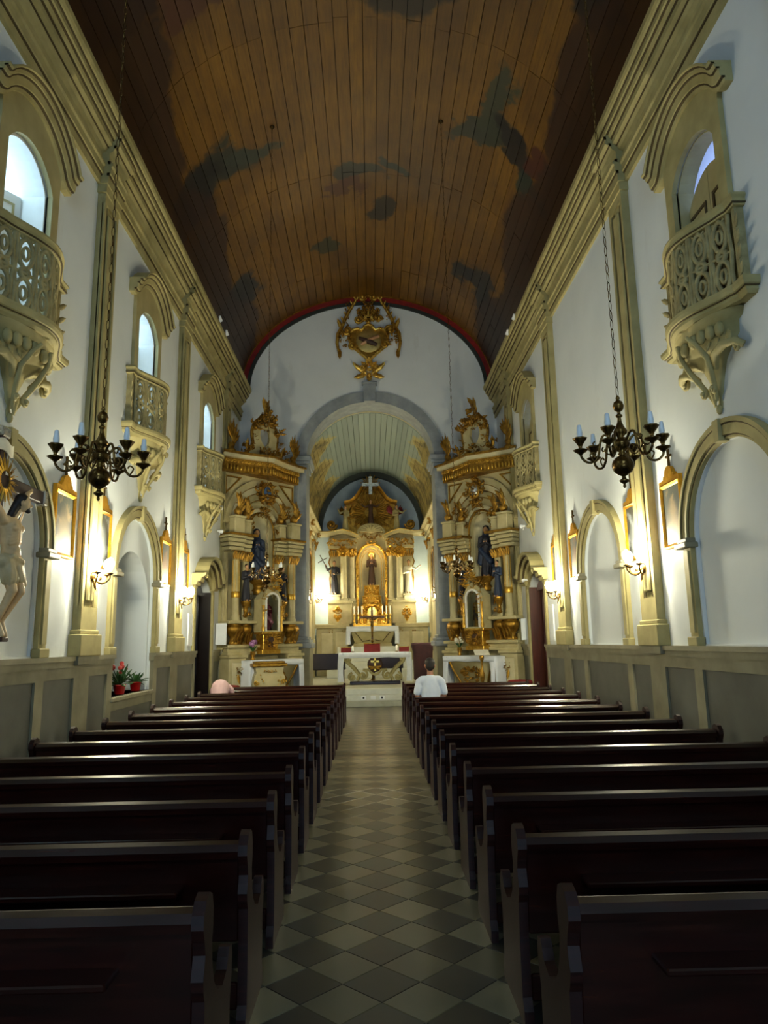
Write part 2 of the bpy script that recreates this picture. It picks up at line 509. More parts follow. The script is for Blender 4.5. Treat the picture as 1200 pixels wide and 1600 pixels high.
M_GOLD = gold_mat('gilded_carving', rgb(176, 130, 40), rgb(222, 180, 78))
M_GOLDD = gold_mat('old_dark_gilding', rgb(116, 84, 26), rgb(184, 140, 54), .36)
M_GOLDB = gold_mat('bright_gilding', rgb(208, 160, 56), rgb(244, 208, 108), .26)
M_CREAM = plain('cream_altar_paint', rgb(194, 182, 136), rgb(170, 157, 110), .5, scale=3)
M_CREAML = plain('pale_cream_altar_paint', rgb(212, 202, 162), rgb(192, 181, 138), .5, scale=3)
M_BLUEW = plain('blue_lunette_paint', rgb(166, 182, 196), rgb(116, 132, 152), .7, scale=.8, world=True)
M_SKYW = plain('pale_blue_wall', rgb(200, 214, 216), rgb(184, 200, 204), .7, scale=2, world=True)
M_BRASS = gold_mat('dark_brass', rgb(60, 44, 20), rgb(126, 96, 44), .22)
M_CANDLE = plain('pale_blue_glass_candle', rgb(240, 242, 240), rgb(226, 232, 234), .25)
M_WAX = plain('white_wax', rgb(244, 240, 228), None, .4)
M_CLOTH = plain('white_linen', rgb(236, 240, 246), rgb(222, 228, 236), .8, scale=5, bump=.15)
M_SKIN = plain('carved_skin', rgb(206, 160, 116), rgb(184, 134, 92), .5, scale=7)
M_CHRIST = plain('pale_carved_flesh', rgb(226, 196, 148), rgb(202, 168, 118), .5, scale=7)
M_SKINP = plain('human_skin', rgb(172, 116, 88), rgb(154, 100, 74), .5, scale=7)
M_HAIR = plain('dark_hair', rgb(34, 24, 18), rgb(22, 16, 12), .6, scale=30)
M_BROWN = plain('brown_habit', rgb(76, 50, 36), rgb(54, 36, 28), .6)
M_BLACK = plain('black_habit', rgb(36, 36, 48), rgb(26, 26, 34), .6)
M_NAVY = plain('navy_blue_mantle', rgb(36, 52, 78), rgb(24, 36, 58), .55)
M_BLUE = plain('blue_enamel', rgb(58, 92, 134), rgb(40, 72, 116), .4)
M_WROBE = plain('white_habit', rgb(240, 236, 214), rgb(222, 216, 190), .6)
M_CRIM = plain('crimson_robe', rgb(132, 30, 44), rgb(104, 20, 34), .55)
M_PINKR = plain('rose_robe', rgb(196, 122, 130), rgb(176, 100, 110), .6)
M_REDV = plain('red_velvet', rgb(128, 22, 24), rgb(100, 14, 18), .8)
M_PURP = plain('dark_plum_drape', rgb(66, 30, 34), rgb(48, 22, 28), .8)
M_LOIN = plain('gilded_cream_loincloth', rgb(206, 190, 150), rgb(178, 158, 112), .6)
M_CROSS = plain('dark_red_cross_wood', rgb(58, 24, 18), rgb(38, 16, 13), .5, stretch=(8, 8, .8))
M_SILVER = gold_mat('silver_cap', rgb(186, 184, 176), rgb(214, 212, 204), .25)
M_BENCH = plain('black_leather_bench', rgb(40, 30, 38), rgb(28, 22, 28), .4)
M_CARPET = plain('grey_stone_step', rgb(176, 176, 156), rgb(154, 154, 132), .5, scale=3, world=True)
M_MARBLE = plain('white_step_marble', rgb(214, 216, 204), rgb(192, 194, 180), .4, scale=3, world=True)
M_PAPER = plain('white_notice_board', rgb(232, 236, 236), rgb(224, 228, 228), .6)
M_SHIRT = plain('white_cotton', rgb(226, 234, 246), rgb(212, 222, 238), .85, scale=6, bump=.2)
M_PINK = plain('pale_pink_cotton', rgb(226, 190, 190), rgb(212, 174, 176), .85, scale=6)
M_DENIM = plain('dark_denim', rgb(44, 50, 66), rgb(34, 40, 54), .85)
M_LEAFG = plain('green_leaves', rgb(52, 92, 40), rgb(34, 66, 28), .5)
M_POT = plain('red_glazed_pot', rgb(170, 22, 20), rgb(140, 14, 14), .35)
M_BLOOM = plain('red_blossom', rgb(198, 70, 60), rgb(170, 40, 40), .6)
M_LILAC = plain('lilac_blossom', rgb(180, 130, 176), rgb(150, 100, 150), .6)
M_SPOT = plain('white_enamel_lamp', rgb(234, 236, 236), None, .3)
M_BULB = emit('lit_bulb', (1.0, .95, .7, 1), 90.0)
M_SPOTLIT = emit('lit_spot_lens', (1.0, .97, .9, 1), 8.0)
M_DARKHOLE = plain('dark_interior', rgb(14, 12, 12), None, .9)
def glass_mat():
    m = NT('window_glass'); m.setv(Base__Color=(.9, .95, .97, 1), Roughness=.05, IOR=1.1); m.b.inputs['Transmission Weight'].default_value = 1.0
    return m.mat
M_GLASS = glass_mat()

def frost_mat():
    m = NT('frosted_pane'); t = m.t.nodes.new('ShaderNodeBsdfTranslucent'); t.inputs['Color'].default_value = rgb(150, 146, 156)
    m.l(t.outputs[0], m.t.nodes['Material Output'].inputs['Surface']); return m.mat
M_FROST = frost_mat()
# ------------------------------------------------------------------ the nave shell
WX, Y0, Y1 = 4.0, -5.0, 21.2
PIL_Y = (0.79, 5.36, 9.93, 14.5, 19.07)
BAY_Y = (-1.5, 3.05, 7.6, 12.12, 16.95)
ML = Tr(-WX, 0, 0) @ Rz(PI / 2)      # local x = world y, local -y = into the room
MR = Tr(WX, 0, 0) @ Rz(-PI / 2)      # local x = -world y
def struct(name, mb, mat, parent=None, **k):
    return P(name, mb, mat, parent, kind='structure' if parent is None else None, **k)

# floor and its diamond tiles
D, TX, TY = .4053, .2293 - .4053 / 2, 4.0809
mb = MB(); mb.box(-4.6, 4.6, -5.6, 21.2, -.3, -.004)
floor = struct('floor', mb, floor_mat(D, TX, TY))
M_TD = tile_mat('dark_floor_tile', rgb(54, 54, 48), rgb(40, 40, 35))
M_TL = tile_mat('pale_floor_tile', rgb(124, 118, 92), rgb(98, 93, 71))
def tile_mesh(mat):
    h = D / 2 - .0025; mb = MB()
    def ring(s, z): return [(s, 0, z), (0, s, z), (-s, 0, z), (0, -s, z)]
    mb.loft([ring(h, -.012), ring(h, -.001), ring(h - .003, .002)], True, True)
    return mesh_of('tile', mb, mat)
tdk, tlt = tile_mesh(M_TD), tile_mesh(M_TL)
for j in range(-5, 13):
    for i in range(-2, 3):
        for me, o in ((tdk, 0.0), (tlt, .5)):
            x, y = TX + (i + o) * D, TY + (j + o) * D
            if -1.0 < x < 1.05:
                P('tile', me, None, floor, loc=(x, y, 0))

# side walls: outer slab with every opening, inner facing slab with the blind arches let in
def side_wall(name, M, sgn):
    """local x runs along the nave; sgn turns nave y into local x"""
    wins = [seg_poly(sgn * y, .55, 5.3, 7.35, .32) for y in BAY_Y if sgn > 0 or y != 12.12]
    door = seg_poly(sgn * 17.07, .86, 0.0, 3.0, .34)
    arches = [arch_poly(sgn * y, 1.0, 1.0 if (sgn > 0 and y == 12.12) else 1.66, 2.9, 1.0) for y in (3.05, 7.56, 12.12)]
    # the door reaches the floor, so it is a notch in the outline
    x0, x1 = sgn * 17.07 - .86, sgn * 17.07 + .86
    notch = [(x0, 0)] + list(reversed(door[2:])) + [(x1, 0)]
    xa, xb = min(sgn * Y0, sgn * Y1), max(sgn * Y0, sgn * Y1)
    out = [(xa, 0)] + notch + [(xb, 0), (xb, 10.6), (xa, 10.6)]
    mb = MB(M)
    mb.prism(out, wins + arches, 0, .05)
    deep = wins + ([arch_poly(sgn * 12.1, .95, 1.0, 2.4, .95)] if sgn > 0 else [])
    mb.prism(out, deep, .05, .5)
    return struct(name, mb, M_WALL)
wall_l = side_wall('wall_left', ML, 1)
wall_r = side_wall('wall_right', MR, -1)

# curved back of the niche in the left wall
mb = MB(ML)
prof = []
for k in range(9):
    t = k / 8 * PI / 2
    prof.append((.97 * math.cos(t) + .001, 2.4 + .97 * math.sin(t)))
mb.lathe([(.97, .98), (.97, 2.4)] + prof[1:], 20, Tr(12.1, .40, 0), 0, PI, sy=.75)
mb.prism([(11.1, .98), (13.1, .98), (13.1, 1.0), (11.1, 1.0)], [], .38, 1.2)
struct('wall_niche', mb, M_WALL)
mb = MB(ML); mb.cbox(11.06, 13.14, -.1, .45, .93, 1.0, .01)
struct('trim_1', mb, M_DADO)

# dado: stone rails and stiles with a grey slab in every field
def dado(name, M, sgn, gaps):
    cuts = [(y - .26, y + .26) for y in PIL_Y] + [(y - .11, y + .11) for y in (1.92, 4.18, 6.43, 8.69, 10.99, 13.25)] + [(-5.0, -4.8), (16.06, 16.2), (17.94, 18.08), (21.0, 21.2)]
    cuts.sort()
    mb = MB(M)
    def bx(m, a, b, d0, d1, z0, z1): m.box(min(sgn * a, sgn * b), max(sgn * a, sgn * b), d0, d1, z0, z1)
    for a, b in cuts: bx(mb, a, b, -.06, .01, 0, 1.5)
    fields = []
    for (a0, a1), (b0, b1) in zip(cuts, cuts[1:]):
        if any(g0 <= (a1 + b0) / 2 <= g1 for g0, g1 in gaps): continue
        fields.append((a1, b0))
        bx(mb, a1, b0, -.06, .01, 1.36, 1.5); bx(mb, a1, b0, -.07, .01, 0, .2)
    runs = [(Y0, 16.2), (17.94, Y1)] if not (sgn > 0) else [(Y0, 11.1), (13.1, 16.2), (17.94, Y1)]
    for a, b in runs:
        bx(mb, a, b, -.085, .01, 1.5, 1.58); bx(mb, a, b, -.11, .01, 1.58, 1.64)
    if sgn > 0:
        bx(mb, 11.1, 13.1, -.06, .01, .8, .93); bx(mb, 11.1, 13.1, -.07, .01, 0, .2)
        fields.append((11.1, 13.1))
    for y in PIL_Y: bx(mb, y - .34, y + .34, -.14, .01, 1.53, 1.65)
    o = struct(name, mb, M_DADO)
    for a, b in fields:
        m = MB(M); top = .8 if (sgn > 0 and a == 11.1) else 1.36
        bx(m, a - .005, b + .005, -.03, .01, .2, top)
        P('panel', m, M_PANEL, o)
dado('baseboard_left', ML, 1, [(16.2, 17.94), (11.1, 13.1)])
dado('baseboard_right', MR, -1, [(16.2, 17.94)])

# pilasters
TRIM = [1]
def trim(mb, mat, **k):
    TRIM[0] += 1
    return struct('trim_%d' % TRIM[0], mb, mat, **k)
def pilaster(M):
    mb = MB(M)
    mb.cbox(-.37, .37, -.17, .01, 1.64, 1.93, .012); mb.cbox(-.33, .33, -.14, .01, 1.93, 1.99, .012)
    mb.box(-.275, .275, -.085, .01, 1.99, 8.5)
    for s in (-1, 1): mb.box(s * .24 - .035, s * .24 + .034, -.115, -.07, 2.2, 8.4)
    mb.box(-.276, .276, -.118, .0, 1.985, 2.3); mb.box(-.276, .276, -.118, .0, 8.3, 8.46)
    mb.box(-.31, .31, -.14, .01, 8.45, 8.6)
    o = trim(mb, M_TRIM)
    m = MB(M); m.cbox(-.115, .115, -.125, -.08, 2.38, 8.2, .02); P('raised_strip', m, M_TRIM, o)
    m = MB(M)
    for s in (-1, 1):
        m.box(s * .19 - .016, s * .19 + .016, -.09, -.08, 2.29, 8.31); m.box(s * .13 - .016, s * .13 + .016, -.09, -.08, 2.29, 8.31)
    P('groove_shade', m, M_TRIMD, o)  # raised dark strips, colour imitates the shade inside grooves
for y in PIL_Y:
    pilaster(Tr(-WX, y, 0) @ Rz(PI / 2)); pilaster(Tr(WX, y, 0) @ Rz(-PI / 2))

# cornices, breaking forward over the pilasters
CP = [(-.02, 8.58), (.05, 8.58), (.05, 8.72), (.085, 8.74), (.085, 8.85), (.11, 8.87), (.11, 8.91), (.05, 8.93), (.05, 9.08), (.10, 9.11), (.13, 9.17), (.2, 9.2), (.2, 9.3),
      (.24, 9.31), (.26, 9.37), (.3, 9.39), (.3, 9.47), (.34, 9.49), (.36, 9.53), (.36, 9.62), (-.02, 9.62)]
def cornice(M, sgn):
    mb = MB(M); st = [(Y0, 0)]
    for y in PIL_Y: st += [(y - .33, 0), (y - .33, .11), (y + .33, .11), (y + .33, 0)]
    st += [(Y1, 0)]
    rings = [[(sgn * y, -(o + (off if (z < 9.35 and o > 0) else 0)), z) for o, z in CP] for y, off in st]
    mb.loft(rings, True, True)
    o = trim(mb, M_TRIM)
    m = MB(M)   # dark strips put the shade of the quirks into the colour
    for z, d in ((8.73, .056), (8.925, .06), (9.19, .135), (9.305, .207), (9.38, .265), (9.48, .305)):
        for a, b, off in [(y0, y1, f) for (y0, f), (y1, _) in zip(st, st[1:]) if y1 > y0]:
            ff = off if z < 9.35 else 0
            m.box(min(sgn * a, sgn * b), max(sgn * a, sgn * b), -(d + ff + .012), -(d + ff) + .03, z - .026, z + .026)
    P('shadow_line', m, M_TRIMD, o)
cornice(ML, 1); cornice(MR, -1)

# arch mouldings on the side walls
def wall_arch(M, cy, sgn):
    c = sgn * cy; mb = MB(M)
    path = [(c + 1.13, 2.93)] + arc(c, 2.93, 1.13, 1.08, 0, PI, 28)[1:-1] + [(c - 1.13, 2.93)]
    prof = [(-.11, -.03), (-.11, .05), (-.07, .05), (-.07, .08), (.06, .08), (.06, .1), (.11, .1), (.11, -.03)]
    prof = [(-n, d) for n, d in prof]
    mb.sweep(path, prof)
    for s in (-1, 1):
        mb.box(c + s * 1.13 - .1, c + s * 1.13 + .1, -.06, .02, 1.74, 2.83); mb.box(c + s * 1.13 - .06, c + s * 1.13 + .06, -.085, -.05, 1.8, 2.8)
        mb.cbox(c + s * 1.13 - .13, c + s * 1.13 + .13, -.1, .02, 1.64, 1.75, .01)
    o = trim(mb, M_TRIM)
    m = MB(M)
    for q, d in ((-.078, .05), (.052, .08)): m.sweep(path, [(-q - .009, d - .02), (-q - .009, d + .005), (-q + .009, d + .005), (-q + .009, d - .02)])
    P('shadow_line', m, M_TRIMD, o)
    for s in (-1, 1):
        m = MB(M); m.cbox(c + s * 1.13 - .16, c + s * 1.13 + .16, -.15, .02, 2.83, 2.9, .012); m.cbox(c + s * 1.13 - .13, c + s * 1.13 + .13, -.12, .02, 2.9, 2.95, .01)
        P('impost', m, M_DADO, o)
    m = MB(M); m.prism([(c - .05, 3.88), (c + .05, 3.88), (c + .07, 4.13), (c - .07, 4.13)], [], -.125, 0); P('keystone', m, M_TRIM, o)
for y in (3.05, 7.56, 12.12):
    wall_arch(ML, y, 1); wall_arch(MR, y, -1)

# windows
WN = [0]
def hood_path(hw, z, rise, ear):
    a = seg_poly(0, hw, 0, z, rise, 14)[2:]
    return [(hw + ear, z - .02)] + [(x, zz) for x, zz in a] + [(-hw - ear, z - .02)]
def window(M, kind):
    WN[0] += 1
    mb = MB(M)
    hd = [(.98, 7.66), (.84, 7.66)] + seg_poly(0, .74, 0, 7.72, .40, 14)[2:] + [(-.84, 7.66), (-.98, 7.66)]
    mb.prism([(-.73, 5.2), (.73, 5.2), (.73, 7.68)] + hd[2:-2] + [(-.73, 7.68)], [seg_poly(0, .55, 5.22, 7.35, .32)], -.06, .02)
    o = struct('window_%d' % WN[0], mb, M_TRIM if kind == 'closed' else M_OLIVE)
    m = MB(M)
    # ears rise to a shallow arched hood
    path = hd
    prof = [(.0, -.02), (.0, .09), (-.04, .1), (-.06, .14), (-.15, .155), (-.17, .19), (-.21, .2), (-.23, .25), (-.25, .25), (-.25, -.02)]
    m.sweep(path, prof)
    P('hood_mould', m, M_TRIM, o)
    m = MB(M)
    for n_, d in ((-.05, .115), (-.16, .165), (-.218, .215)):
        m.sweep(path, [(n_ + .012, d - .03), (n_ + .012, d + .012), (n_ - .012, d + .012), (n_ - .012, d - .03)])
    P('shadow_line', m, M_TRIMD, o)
    if kind == 'closed':
        m = MB(M); m.prism(seg_poly(0, .56, 5.3, 7.35, .33), [], .22, .235); P('frosted_pane', m, M_FROST, o)
        m = MB(M); m.prism(seg_poly(0, .55, 5.3, 7.35, .32), [seg_poly(0, .53, 5.29, 7.34, .315)], .02, .22); P('reveal', m, M_OLIVE, o)
        for s in (-1, 1):
            m = MB(M)
            def top(x): return 7.03 + .30 * (1 - (x / .55) ** 2)
            xs = [s * .006 + s * .534 * k / 6 for k in range(7)]
            poly = [(xs[0], 5.3), (xs[-1], 5.3)] + [(x, top(x)) for x in reversed(xs)]
            if s < 0: poly = poly[::-1]
            m.prism(poly, [], .13, .17)
            lf = P('shutter', m, M_OLIVE, o)
            m = MB(M); x0, x1 = sorted((s * .1, s * .46))
            for z0, z1 in ((5.5, 6.1), (6.2, 6.92)):
                m.sweep([(x0, z0), (x1, z0), (x1, z1), (x0, z1)], [(-.02, -.135), (-.02, -.115), (.02, -.115), (.02, -.135)], closed=True)
            P('panel_moulding', m, M_TRIMD, lf)
    else:
        # reveal lining and two leaves folded back into it, bright fanlight above
        m = MB(M)
        m.prism(seg_poly(0, .55, 5.3, 7.35, .32), [seg_poly(0, .515, 5.29, 7.33, .31)], .02, .34)
        P('reveal', m, M_WHITE, o)
        for s in (-1, 1):
            m = MB(M @ Tr(s * .50, .32, 0) @ Rz(s * math.radians(-34)))
            x0, x1 = (0, -s * .46)
            m.box(min(x0, x1), max(x0, x1), -.02, .02, 5.32, 7.3)
            lf = P('shutter', m, M_WHITE, o)
            mm = MB(m.M); xa, xb = sorted((-s * .09, -s * .37))
            for z0, z1 in ((5.5, 6.3), (6.42, 7.16)):
                for f in (-.022, .022):
                    mm.sweep([(xa, z0), (xb, z0), (xb, z1), (xa, z1)], [(-.015, f - .006), (-.015, f + .006), (.015, f + .006), (.015, f - .006)], closed=True)
            P('panel_moulding', mm, M_OLIVE, lf)
    return o
for y in (7.6, 12.12, 16.95): window(Tr(-WX, y, 0) @ Rz(PI / 2), 'open')
for y in (7.6, 16.95): window(Tr(WX, y, 0) @ Rz(-PI / 2), 'closed')
for y in (-1.5, 3.05): window(Tr(-WX, y, 0) @ Rz(PI / 2), 'open')
for y in (-1.5, 3.05): window(Tr(WX, y, 0) @ Rz(-PI / 2), 'closed')
# gallery behind the left windows: its plaster ceiling shows through them
mb = MB(); mb.box(-7.2, -4.5, Y0, Y1, 8.05, 8.2); struct('ceiling_gallery', mb, M_WHITE)
mb = MB(); mb.box(-7.2, -4.5, Y0, Y1, 5.1, 5.2); struct('floor_gallery', mb, M_WHITE)

# doors near the chancel, with scrolled stone hoods
def door(M, mat, name):
    mb = MB(M)
    mb.prism([(-1.0, 0), (-.86, 0), (-.86, 3.0)] + list(reversed(seg_poly(0, .86, 0, 3.0, .34)[2:]))[1:-1] + [(.86, 3.0), (.86, 0), (1.0, 0), (1.0, 3.05)] + seg_poly(0, 1.0, 0, 3.08, .42)[3:-1] + [(-1.0, 3.05)], [], -.05, .02)
    o = struct(name, mb, M_TRIM)
    m = MB(M)
    a = arc(0, 3.02, .74, .56, .12, PI - .12, 16)
    path = [(1.14, 3.1), (.92, 3.09)] + a + [(-.92, 3.09), (-1.14, 3.1)]
    m.sweep(path, [(.0, -.02), (.0, .1), (-.08, .14), (-.08, .2), (-.16, .22), (-.2, .3), (-.26, .32), (-.26, -.02)])
    P('hood_mould', m, M_TRIM, o)
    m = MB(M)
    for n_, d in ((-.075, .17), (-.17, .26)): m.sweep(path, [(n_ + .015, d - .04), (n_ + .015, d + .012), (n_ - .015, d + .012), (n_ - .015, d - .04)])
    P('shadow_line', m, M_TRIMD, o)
    m = MB(M)
    for s in (-1, 1): m.box(s * .83 - .03, s * .83 + .03, .0, .5, 0, 3.05)
    m.prism(seg_poly(0, .86, 2.96, 3.0, .34), [], .2, .5)
    P('door_lining', m, mat, o)
    for s in (-1, 1):
        m = MB(M); x0, x1 = sorted((s * .005, s * .8))
        m.box(x0, x1, .3, .36, .02, 2.96)
        lf = P('door_leaf', m, mat, o)
        m = MB(M)
        for z0, z1 in ((.2, .9), (1.05, 1.95), (2.1, 2.8)):
            m.cbox(x0 + .12, x1 - .12, .27, .31, z0, z1, .02)
        P('raised_panel', m, mat, lf)
        m = MB(M); m.ball((s * .08, .26, 1.1), .035, 8, 6); P('knob', m, M_BRASS, lf)
door(Tr(-WX, 17.07, 0) @ Rz(PI / 2), M_DOORL, 'door_1')
door(Tr(WX, 17.07, 0) @ Rz(-PI / 2), M_DOORR, 'door_2')

# entrance wall behind the photographer: assumed doorway and choir window stand open to the sky
mb = MB(Tr(0, Y0, 0) @ Rz(PI))
mb.prism([(-4.5, 0), (-.8, 0), (-.8, 2.7), (.8, 2.7), (.8, 0), (4.5, 0), (4.5, 13), (-4.5, 13)], [seg_poly(0, 1.5, 6.6, 9.2, .6)], 0, .5)
struct('wall_entrance', mb, M_WALL)

# wall of the chancel arch
CX = 0.05
OPA, OPB, SPR = 1.98, 1.80, 7.35
mb = MB(Tr(0, Y1, 0))
o_ = [(-4.5, -.3), (CX - OPA, -.3)] + list(reversed(arc(CX, SPR, OPA, OPB, 0, PI, 36))) + [(CX + OPA, -.3), (4.5, -.3), (4.5, 13.2), (-4.5, 13.2)]
mb.prism(o_, [], 0, .85)
struct('wall_front', mb, M_WALL)
mb = MB(Tr(0, Y1, 0))
ring = lambda a, b, n=36: arc(CX, SPR, a, b, 0, PI, n)
mb.prism(ring(OPA + .31, OPB + .32) + list(reversed(ring(OPA - .02, OPB - .02))), [], -.1, .9)
o = trim(mb, M_GREY)
m = MB(Tr(0, Y1, 0)); m.prism([(CX - .17, 9.12), (CX + .17, 9.12), (CX + .2, 9.72), (CX - .2, 9.72)], [], -.22, .3); m.cbox(CX - .24, CX + .24, -.26, .1, 9.68, 9.76, .02)
P('keystone', m, M_GREY, o)
for s in (-1, 1):
    m = MB(Tr(0, Y1, 0))
    m.cbox(CX + s * 2.2 - .36, CX + s * 2.2 + .36, -.3, .95, 7.12, 7.22, .02); m.cbox(CX + s * 2.2 - .4, CX + s * 2.2 + .4, -.34, 1.0, 7.22, 7.38, .03); m.cbox(CX + s * 2.2 - .3, CX + s * 2.2 + .3, -.24, .9, 7.0, 7.12, .02)
    P('impost', m, M_GREY, o)
    m = MB(Tr(0, Y1, 0))
    m.cbox(CX + s * 2.2 - .25, CX + s * 2.2 + .25, -.2, .9, 1.95, 7.0, .02)
    P('jamb', m, M_GREY, o)
    m = MB(Tr(0, Y1, 0))
    m.cbox(CX + s * 2.2 - .42, CX + s * 2.2 + .42, -.34, .98, 1.62, 1.78, .03); m.cbox(CX + s * 2.2 - .36, CX + s * 2.2 + .36, -.29, .95, 1.78, 1.88, .03); m.cbox(CX + s * 2.2 - .3, CX + s * 2.2 + .3, -.24, .92, 1.88, 1.96, .02)
    P('jamb_base', m, M_GREY, o)
    m = MB(Tr(0, Y1, 0)); m.cbox(CX + s * 2.2 - .36, CX + s * 2.2 + .36, -.28, .95, .0, 1.63, .02)
    P('pedestal', m, M_DADO, o)

# nave vault: boards over a dark shell
VA, VB, VZ = 3.95, 3.08, 9.6
def ellipse_even(a, b, n, t0=0.0, t1=PI):
    N = 4000; pts = [(a * math.cos(t0 + (t1 - t0) * i / N), b * math.sin(t0 + (t1 - t0) * i / N)) for i in range(N + 1)]
    cum = [0]
    for p, q in zip(pts, pts[1:]): cum.append(cum[-1] + math.hypot(q[0] - p[0], q[1] - p[1]))
    out, k = [], 0
    for i in range(n + 1):
        tgt = cum[-1] * i / n
        while k < N and cum[k] < tgt: k += 1
        out.append(pts[k])
    return out
def vault(name, a, b, z0, cx, y0, y1, n, mat, back, joints):
    mb = MB()
    arc_o = [(cx + (a + .12) * math.cos(PI * i / 40), z0 + (b + .12) * math.sin(PI * i / 40)) for i in range(41)]
    arc_i = [(cx + (a + .03) * math.cos(PI * i / 40), z0 + (b + .03) * math.sin(PI * i / 40)) for i in range(41)]
    mb.prism(arc_o + arc_i[::-1], [], y0, y1)
    c = struct(name, mb, back)
    pts = ellipse_even(a, b, n)
    w = math.hypot(pts[1][0] - pts[0][0], pts[1][1] - pts[0][1])
    m = MB(); h = w / 2 - .004
    m.loft([[(-h, t, -.012), (h, t, -.012), (h - .004, t, .012), (-h + .004, t, .012)] for t in (-.5, .5)], True, True)
    me = mesh_of('board', m, mat)
    rng = random.Random(4)
    for i in range(n):
        p, q = pts[i], pts[i + 1]
        cxm, czm = (p[0] + q[0]) / 2, (p[1] + q[1]) / 2
        ang = math.atan2(q[1] - p[1], q[0] - p[0])
        js = [y0] + [j + (rng.uniform(-.05, .05)) for j in joints] + [y1]
        for ya, yb in zip(js, js[1:]):
            o = P('board', me, None, c)
            o.location = (cx + cxm, (ya + yb) / 2, z0 + czm - rng.uniform(0, .012))
            o.rotation_euler = (0, -ang + rng.uniform(-.012, .012), 0)
            o.scale = (1, yb - ya - .006, 1)
    return c
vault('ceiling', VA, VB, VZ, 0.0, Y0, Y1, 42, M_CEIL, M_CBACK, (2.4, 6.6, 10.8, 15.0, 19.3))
# roof of the side strips between vault foot and wall head
mb = MB()
for s in (-1, 1): mb.box(min(s * 3.8, s * 4.5), max(s * 3.8, s * 4.5), Y0, Y1, 10.6, 10.75)
struct('ceiling_edge', mb, M_CBACK)
# painted borders where the vault meets the arch wall
def vault_band(r0, r1, y, d, mat):
    mb = MB()
    mb.prism([(r0[0] * math.cos(PI * i / 60), VZ + r0[1] * math.sin(PI * i / 60)) for i in range(61)] + [(r1[0] * math.cos(PI * i / 60), VZ + r1[1] * math.sin(PI * i / 60)) for i in range(60, -1, -1)], [], y - d, y)
    return trim(mb, mat)
vault_band((VA + .01, VB + .01), (VA - .16, VB - .17), Y1, .10, M_RED)
vault_band((VA - .16, VB - .17), (VA - .27, VB - .27), Y1, .06, M_DKGREEN)
vault_band((VA + .01, VB + .01), (VA - .03, VB - .03), Y1 - .1, .06, M_GOLDD)
# ------------------------------------------------------------------ chancel shell
CW, CY0, CY1 = 2.45, 22.05, 30.4
CS, CA, CB = 6.5, 2.3, 2.6
PLAT = .45
for s, nm in ((-1, 'wall_chancel_left'), (1, 'wall_chancel_right')):
    mb = MB(); x0, x1 = sorted((CX + s * CW, CX + s * (CW + .4)))
    mb.box(x0, x1, CY0 - .1, CY1 + .3, -.3, 7.2); struct(nm, mb, M_CREAML)
    # cornice, gilded blocks, pilasters
    M = Tr(CX + s * CW, 0, 0) @ Rz(-s * PI / 2); k = -s
    mb = MB(M)
    rings = [[(y, -o, z) for o, z in ((-.02, 6.0), (.08, 6.0), (.08, 6.14), (.14, 6.18), (.14, 6.26), (.24, 6.3), (.28, 6.38), (.36, 6.42), (.36, 6.5), (-.02, 6.5))] for y in (k * CY0, k * CY1)]
    mb.loft(rings, True, True); o = trim(mb, M_CREAM)
    for y in (23.0, 26.2, 29.3):
        m = MB(M); c = k * y
        m.box(c - .22, c + .22, -.08, .01, PLAT, 5.55); m.box(c - .27, c + .27, -.12, .01, PLAT, 1.9); m.box(c - .1, c + .1, -.11, -.07, 2.1, 5.3)
        P('pilaster', m, M_CREAML, o)
        m = MB(M); rng = random.Random(int(y * 10))
        m.box(c - .27, c + .27, -.14, .0, 5.92, 6.0)
        for i in range(5): m.leaf((c - .2 + .1 * i, 5.55), PI / 2, .36, .07, .12, -.08)
        for q in (-1, 1): m.scroll((c + q * .22, 5.85), .08, 0, 1.2, .03, -.1, .05, q)
        m.cluster((c, 6.2), .22, .16, 8, rng, -.16, .1); m.cluster((c, 3.6), .1, .3, 8, rng, -.1, .06)
        P('gilded_capital', m, M_GOLDD, o)
    # gilded picture-like tribune frames between the pilasters
    for y in (24.6, 27.75):
        m = MB(M); c = k * y
        m.prism(seg_poly(c, .62, 3.3, 5.2, .25), [seg_poly(c, .5, 3.42, 5.12, .22)], -.06, .01)
        P('tribune_frame', m, M_GOLDD, o)
        m = MB(M); m.prism(seg_poly(c, .5, 3.42, 5.12, .22), [], -.02, .01); P('tribune_panel', m, M_BROWN, o)
vault('ceiling_chancel', CA, CB, CS, CX, CY0, CY1, 40, M_CVAULT, M_CBACK, ())
mb = MB()
for s in (-1, 1): mb.box(*sorted((CX + s * 2.2, CX + s * 2.9)), CY0 - .1, CY1 + .3, 7.2, 7.3)
struct('ceiling_chancel_edge', mb, M_CBACK)
mb = MB(Tr(0, CY0, 0)); mb.prism([(CX - 2.9, 6.5), (CX - CA, 6.5)] + arc(CX, CS, CA, CB, PI, 0, 40) + [(CX + CA, 6.5), (CX + 2.9, 6.5), (CX + 2.9, 9.6), (CX - 2.9, 9.6)], [], -.02, .06); struct('wall_chancel_head', mb, M_CREAML)
# end wall: blue lunette, dark arch band, pale lower wall
mb = MB(Tr(0, CY1, 0)); mb.box(CX - 2.9, CX + 2.9, 0, .3, -.3, 9.4); struct('wall_back', mb, M_SKYW)
mb = MB(Tr(0, CY1, 0)); mb.prism(arc(CX, CS, CA, CB, 0, PI, 40), [], -.03, 0); struct('wall_lunette', mb, M_BLUEW)
mb = MB(Tr(0, CY1, 0)); mb.prism(arc(CX, CS, CA + .02, CB + .02, 0, PI, 40) + arc(CX, CS, CA - .2, CB - .24, PI, 0, 40), [], -.35, -.02); trim(mb, M_DKGREEN)
